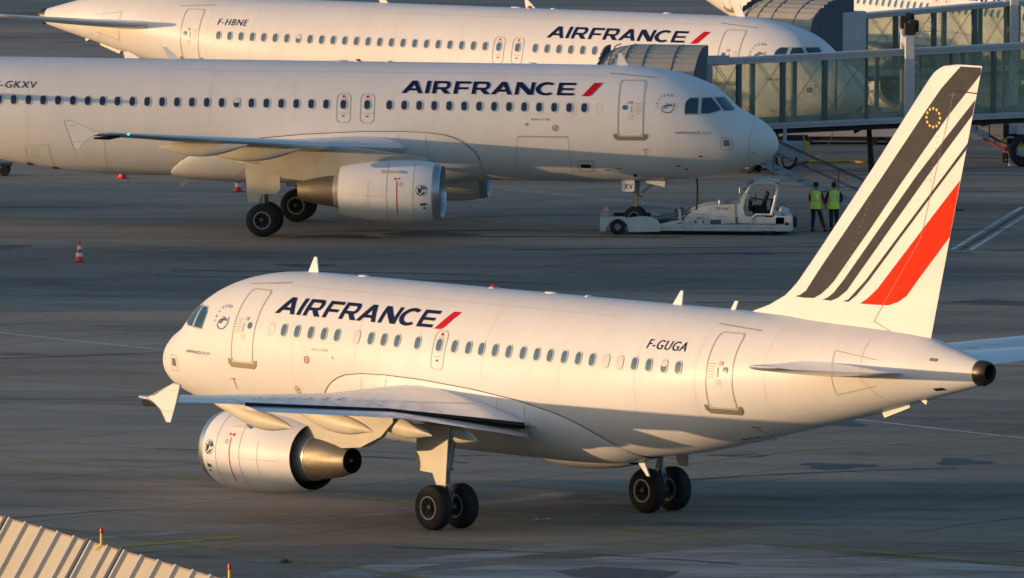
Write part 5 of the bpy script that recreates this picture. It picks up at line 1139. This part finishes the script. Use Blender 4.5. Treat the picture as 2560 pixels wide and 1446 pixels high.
# ------------------------------------------------------------------ near roof at bottom left
RB=mat('cladding_cream',(.50,.455,.34),.6,var=.12,vscale=.8); RIBM=mat('cladding_rib',(.48,.47,.45),.5,var=.1); GAPM=mat('cladding_gap',(.07,.08,.11),.6); REDL=mat('red_edge_trim',(.42,.27,.20),.5)
rf=empty('terminal_roof',(-8.31,233.95,0),label='cream ribbed metal roof with dark slots filling the bottom left corner',cat='roof')
e=Vector((.3637,-.9315,0)); lft=Vector((-.9315,-.3637,0)); th=R(60); dn=lft*math.cos(th)-Vector((0,0,1))*math.sin(th); nm=lft*math.sin(th)+Vector((0,0,1))*math.cos(th)
O=Vector((0,0,6.0))
def rp(s,t,h=0): return O+e*s+dn*t+nm*h
mb=MB();mb.use(RB)
mb.add([rp(-14,0),rp(14,0),rp(14,6.8),rp(-14,6.8)],[(0,1,2,3)])
back=lambda s,t:O+e*s+(-lft)*math.cos(th)*t-Vector((0,0,1))*math.sin(th)*t
mb.add([rp(-14,0,-.002),rp(14,0,-.002),back(14,6.8),back(-14,6.8)],[(0,1,2,3)])
mb.obj('roof_cladding',rf)
# rib positions along edge
ribs=[-6.55+.93*i for i in range(16)]; gaps={5,7}
ribs=[]; s_=-12.0; k=0
seq=[]
s_=-11.9
while s_<13.5:
    seq.append(s_); s_+=1.03
for i,s_ in enumerate(seq):
    mb=MB();mb.use(RIBM)
    c=[rp(s_-.07,-.04,.0),rp(s_+.07,-.04,.0),rp(s_+.05,-.04,.09),rp(s_-.05,-.04,.09),rp(s_-.07,6.8,.0),rp(s_+.07,6.8,.0),rp(s_+.05,6.8,.09),rp(s_-.05,6.8,.09)]
    mb.add(c,[(0,1,2,3),(7,6,5,4),(0,4,5,1),(1,5,6,2),(2,6,7,3),(3,7,4,0)]); 
    mb.obj('standing_seam',rf)
mb=MB();mb.use(GAPM)
for s_ in (seq[11]-.25,seq[13]-.25,seq[6]-.25,seq[19]-.25): mb.add([rp(s_-.02,-.06,.10),rp(s_+.14,-.06,.10),rp(s_+.14,6.8,.10),rp(s_-.02,6.8,.10),rp(s_-.02,-.06,.0),rp(s_+.14,-.06,.0),rp(s_+.14,6.8,.0),rp(s_-.02,6.8,.0)],[(0,1,2,3),(0,4,5,1),(1,5,6,2),(3,2,6,7),(0,3,7,4)])
mb.obj('expansion_slot',rf)
mb=MB();mb.use(REDL).tube([rp(-14,-.02,.0),rp(14,-.02,.0)],.018,6);mb.obj('ridge_trim',rf)
mb=MB();mb.use(RB)
for i in range(150):   # perforated raised dimples
    pass
def obst(s_,lb):
    p=rp(s_,0); o=empty('obstruction_light',(-8.31+p.x,233.95+p.y,p.z),label=lb,cat='warning light',group='warning lights along the cream roof')
    r=MB();r.use(GOLD).lathe([(0,.06),(.03,.06),(.05,.032),(.26,.028)],(0,0,0),'Z',14).tube([(-.02,0,.02),(-.12,-.02,-.08)],.02,6);r.obj('light_stem',o,smooth=40)
    r=MB();r.use(BEACON).lathe([(.26,.034),(.33,.038),(.38,.024),(.39,.001)],(0,0,0),'Z',14);r.obj('light_dome',o,smooth=50)
obst(-.05,'yellow and red warning light standing on the cream roof ridge, fully in view'); obst(7.6,'yellow and red warning light cut by the bottom edge beside the cream roof')

# ------------------------------------------------------------------ unseen buildings added left of the frame to cast shade strips on the apron
BW=mat('building_wall',(.45,.43,.40),.8,var=.1); BG_=mat('building_window',(.03,.04,.05),.15)
def unseen_shade_building(w0,w1,x,h,dep,lb,steps=()):
    y0,y1=w0+.1405*x,w1+.1405*x
    t=empty('unseen_shade_building',(x,(y0+y1)/2,0),label=lb,cat='building')
    r=MB();r.use(BW).box((-dep/2,0,h/2-.15),(dep,y1-y0,h-.3)); wl=r.obj('wall',t)
    r=MB();r.use(STEELD).box((-dep/2,0,h-.15),(dep+.3,y1-y0+.3,.3)); r.obj('roof',t)
    n=int((y1-y0)/4)
    for i in range(n):
        r=MB();r.use(BG_).box((.01,-(y1-y0)/2+(i+.5)*(y1-y0)/n,min(2,h*.5)),(.06,1.8,1.2)); r.obj('window',wl)
    for (a,b,hh) in steps:
        r=MB();r.use(BW).box((-dep/2,a,h+hh/2),(dep*.5,b,hh)); r.obj('roof_plant_room',t)
unseen_shade_building(370,430,-70,5.05,12,'long low flat roofed building added out of view to shade the parked airliner stand',steps=((-25,4,.25),(5,6,.3)))
unseen_shade_building(262,307.6,-70,4.95,12,'low flat roofed building added out of view to shade the apron by the taxi line')
unseen_shade_building(556,640,-90,6.8,14,'far flat roofed building added out of view to shade the far stands')
# ------------------------------------------------------------------ light
SUN_AZ=79.5; SUN_EL=3.2
sx,sy,sz=-math.sin(R(SUN_AZ))*math.cos(R(SUN_EL)),-math.cos(R(SUN_AZ))*math.cos(R(SUN_EL)),math.sin(R(SUN_EL))
sd=bpy.data.lights.new('sun','SUN'); sd.energy=1.42; sd.angle=R(.42); sd.color=(1,.64,.34)
so=bpy.data.objects.new('sun',sd); COL.objects.link(so); so.rotation_euler=Vector((sx,sy,sz)).to_track_quat('Z','Y').to_euler()
w=bpy.data.worlds.new('World'); SC.world=w; w.use_nodes=True; nt=w.node_tree; bg=nt.nodes['Background']
sk=nt.nodes.new('ShaderNodeTexSky'); sk.sky_type='NISHITA'; sk.sun_disc=False; sk.sun_elevation=R(SUN_EL); sk.sun_rotation=math.atan2(sx,sy)%(2*math.pi); sk.altitude=100; sk.air_density=1.0; sk.dust_density=2.0; sk.ozone_density=2.6
nt.links.new(sk.outputs[0],bg.inputs[0]); bg.inputs[1].default_value=.15
vs_=SC.view_settings; vs_.view_transform='Standard'; vs_.look='None'; vs_.gamma=1; vs_.use_curve_mapping=False; vs_.exposure=1.46
SC.render.engine='CYCLES'; SC.cycles.max_bounces=6; SC.cycles.transparent_max_bounces=16
SC.render.resolution_x=1024; SC.render.resolution_y=578
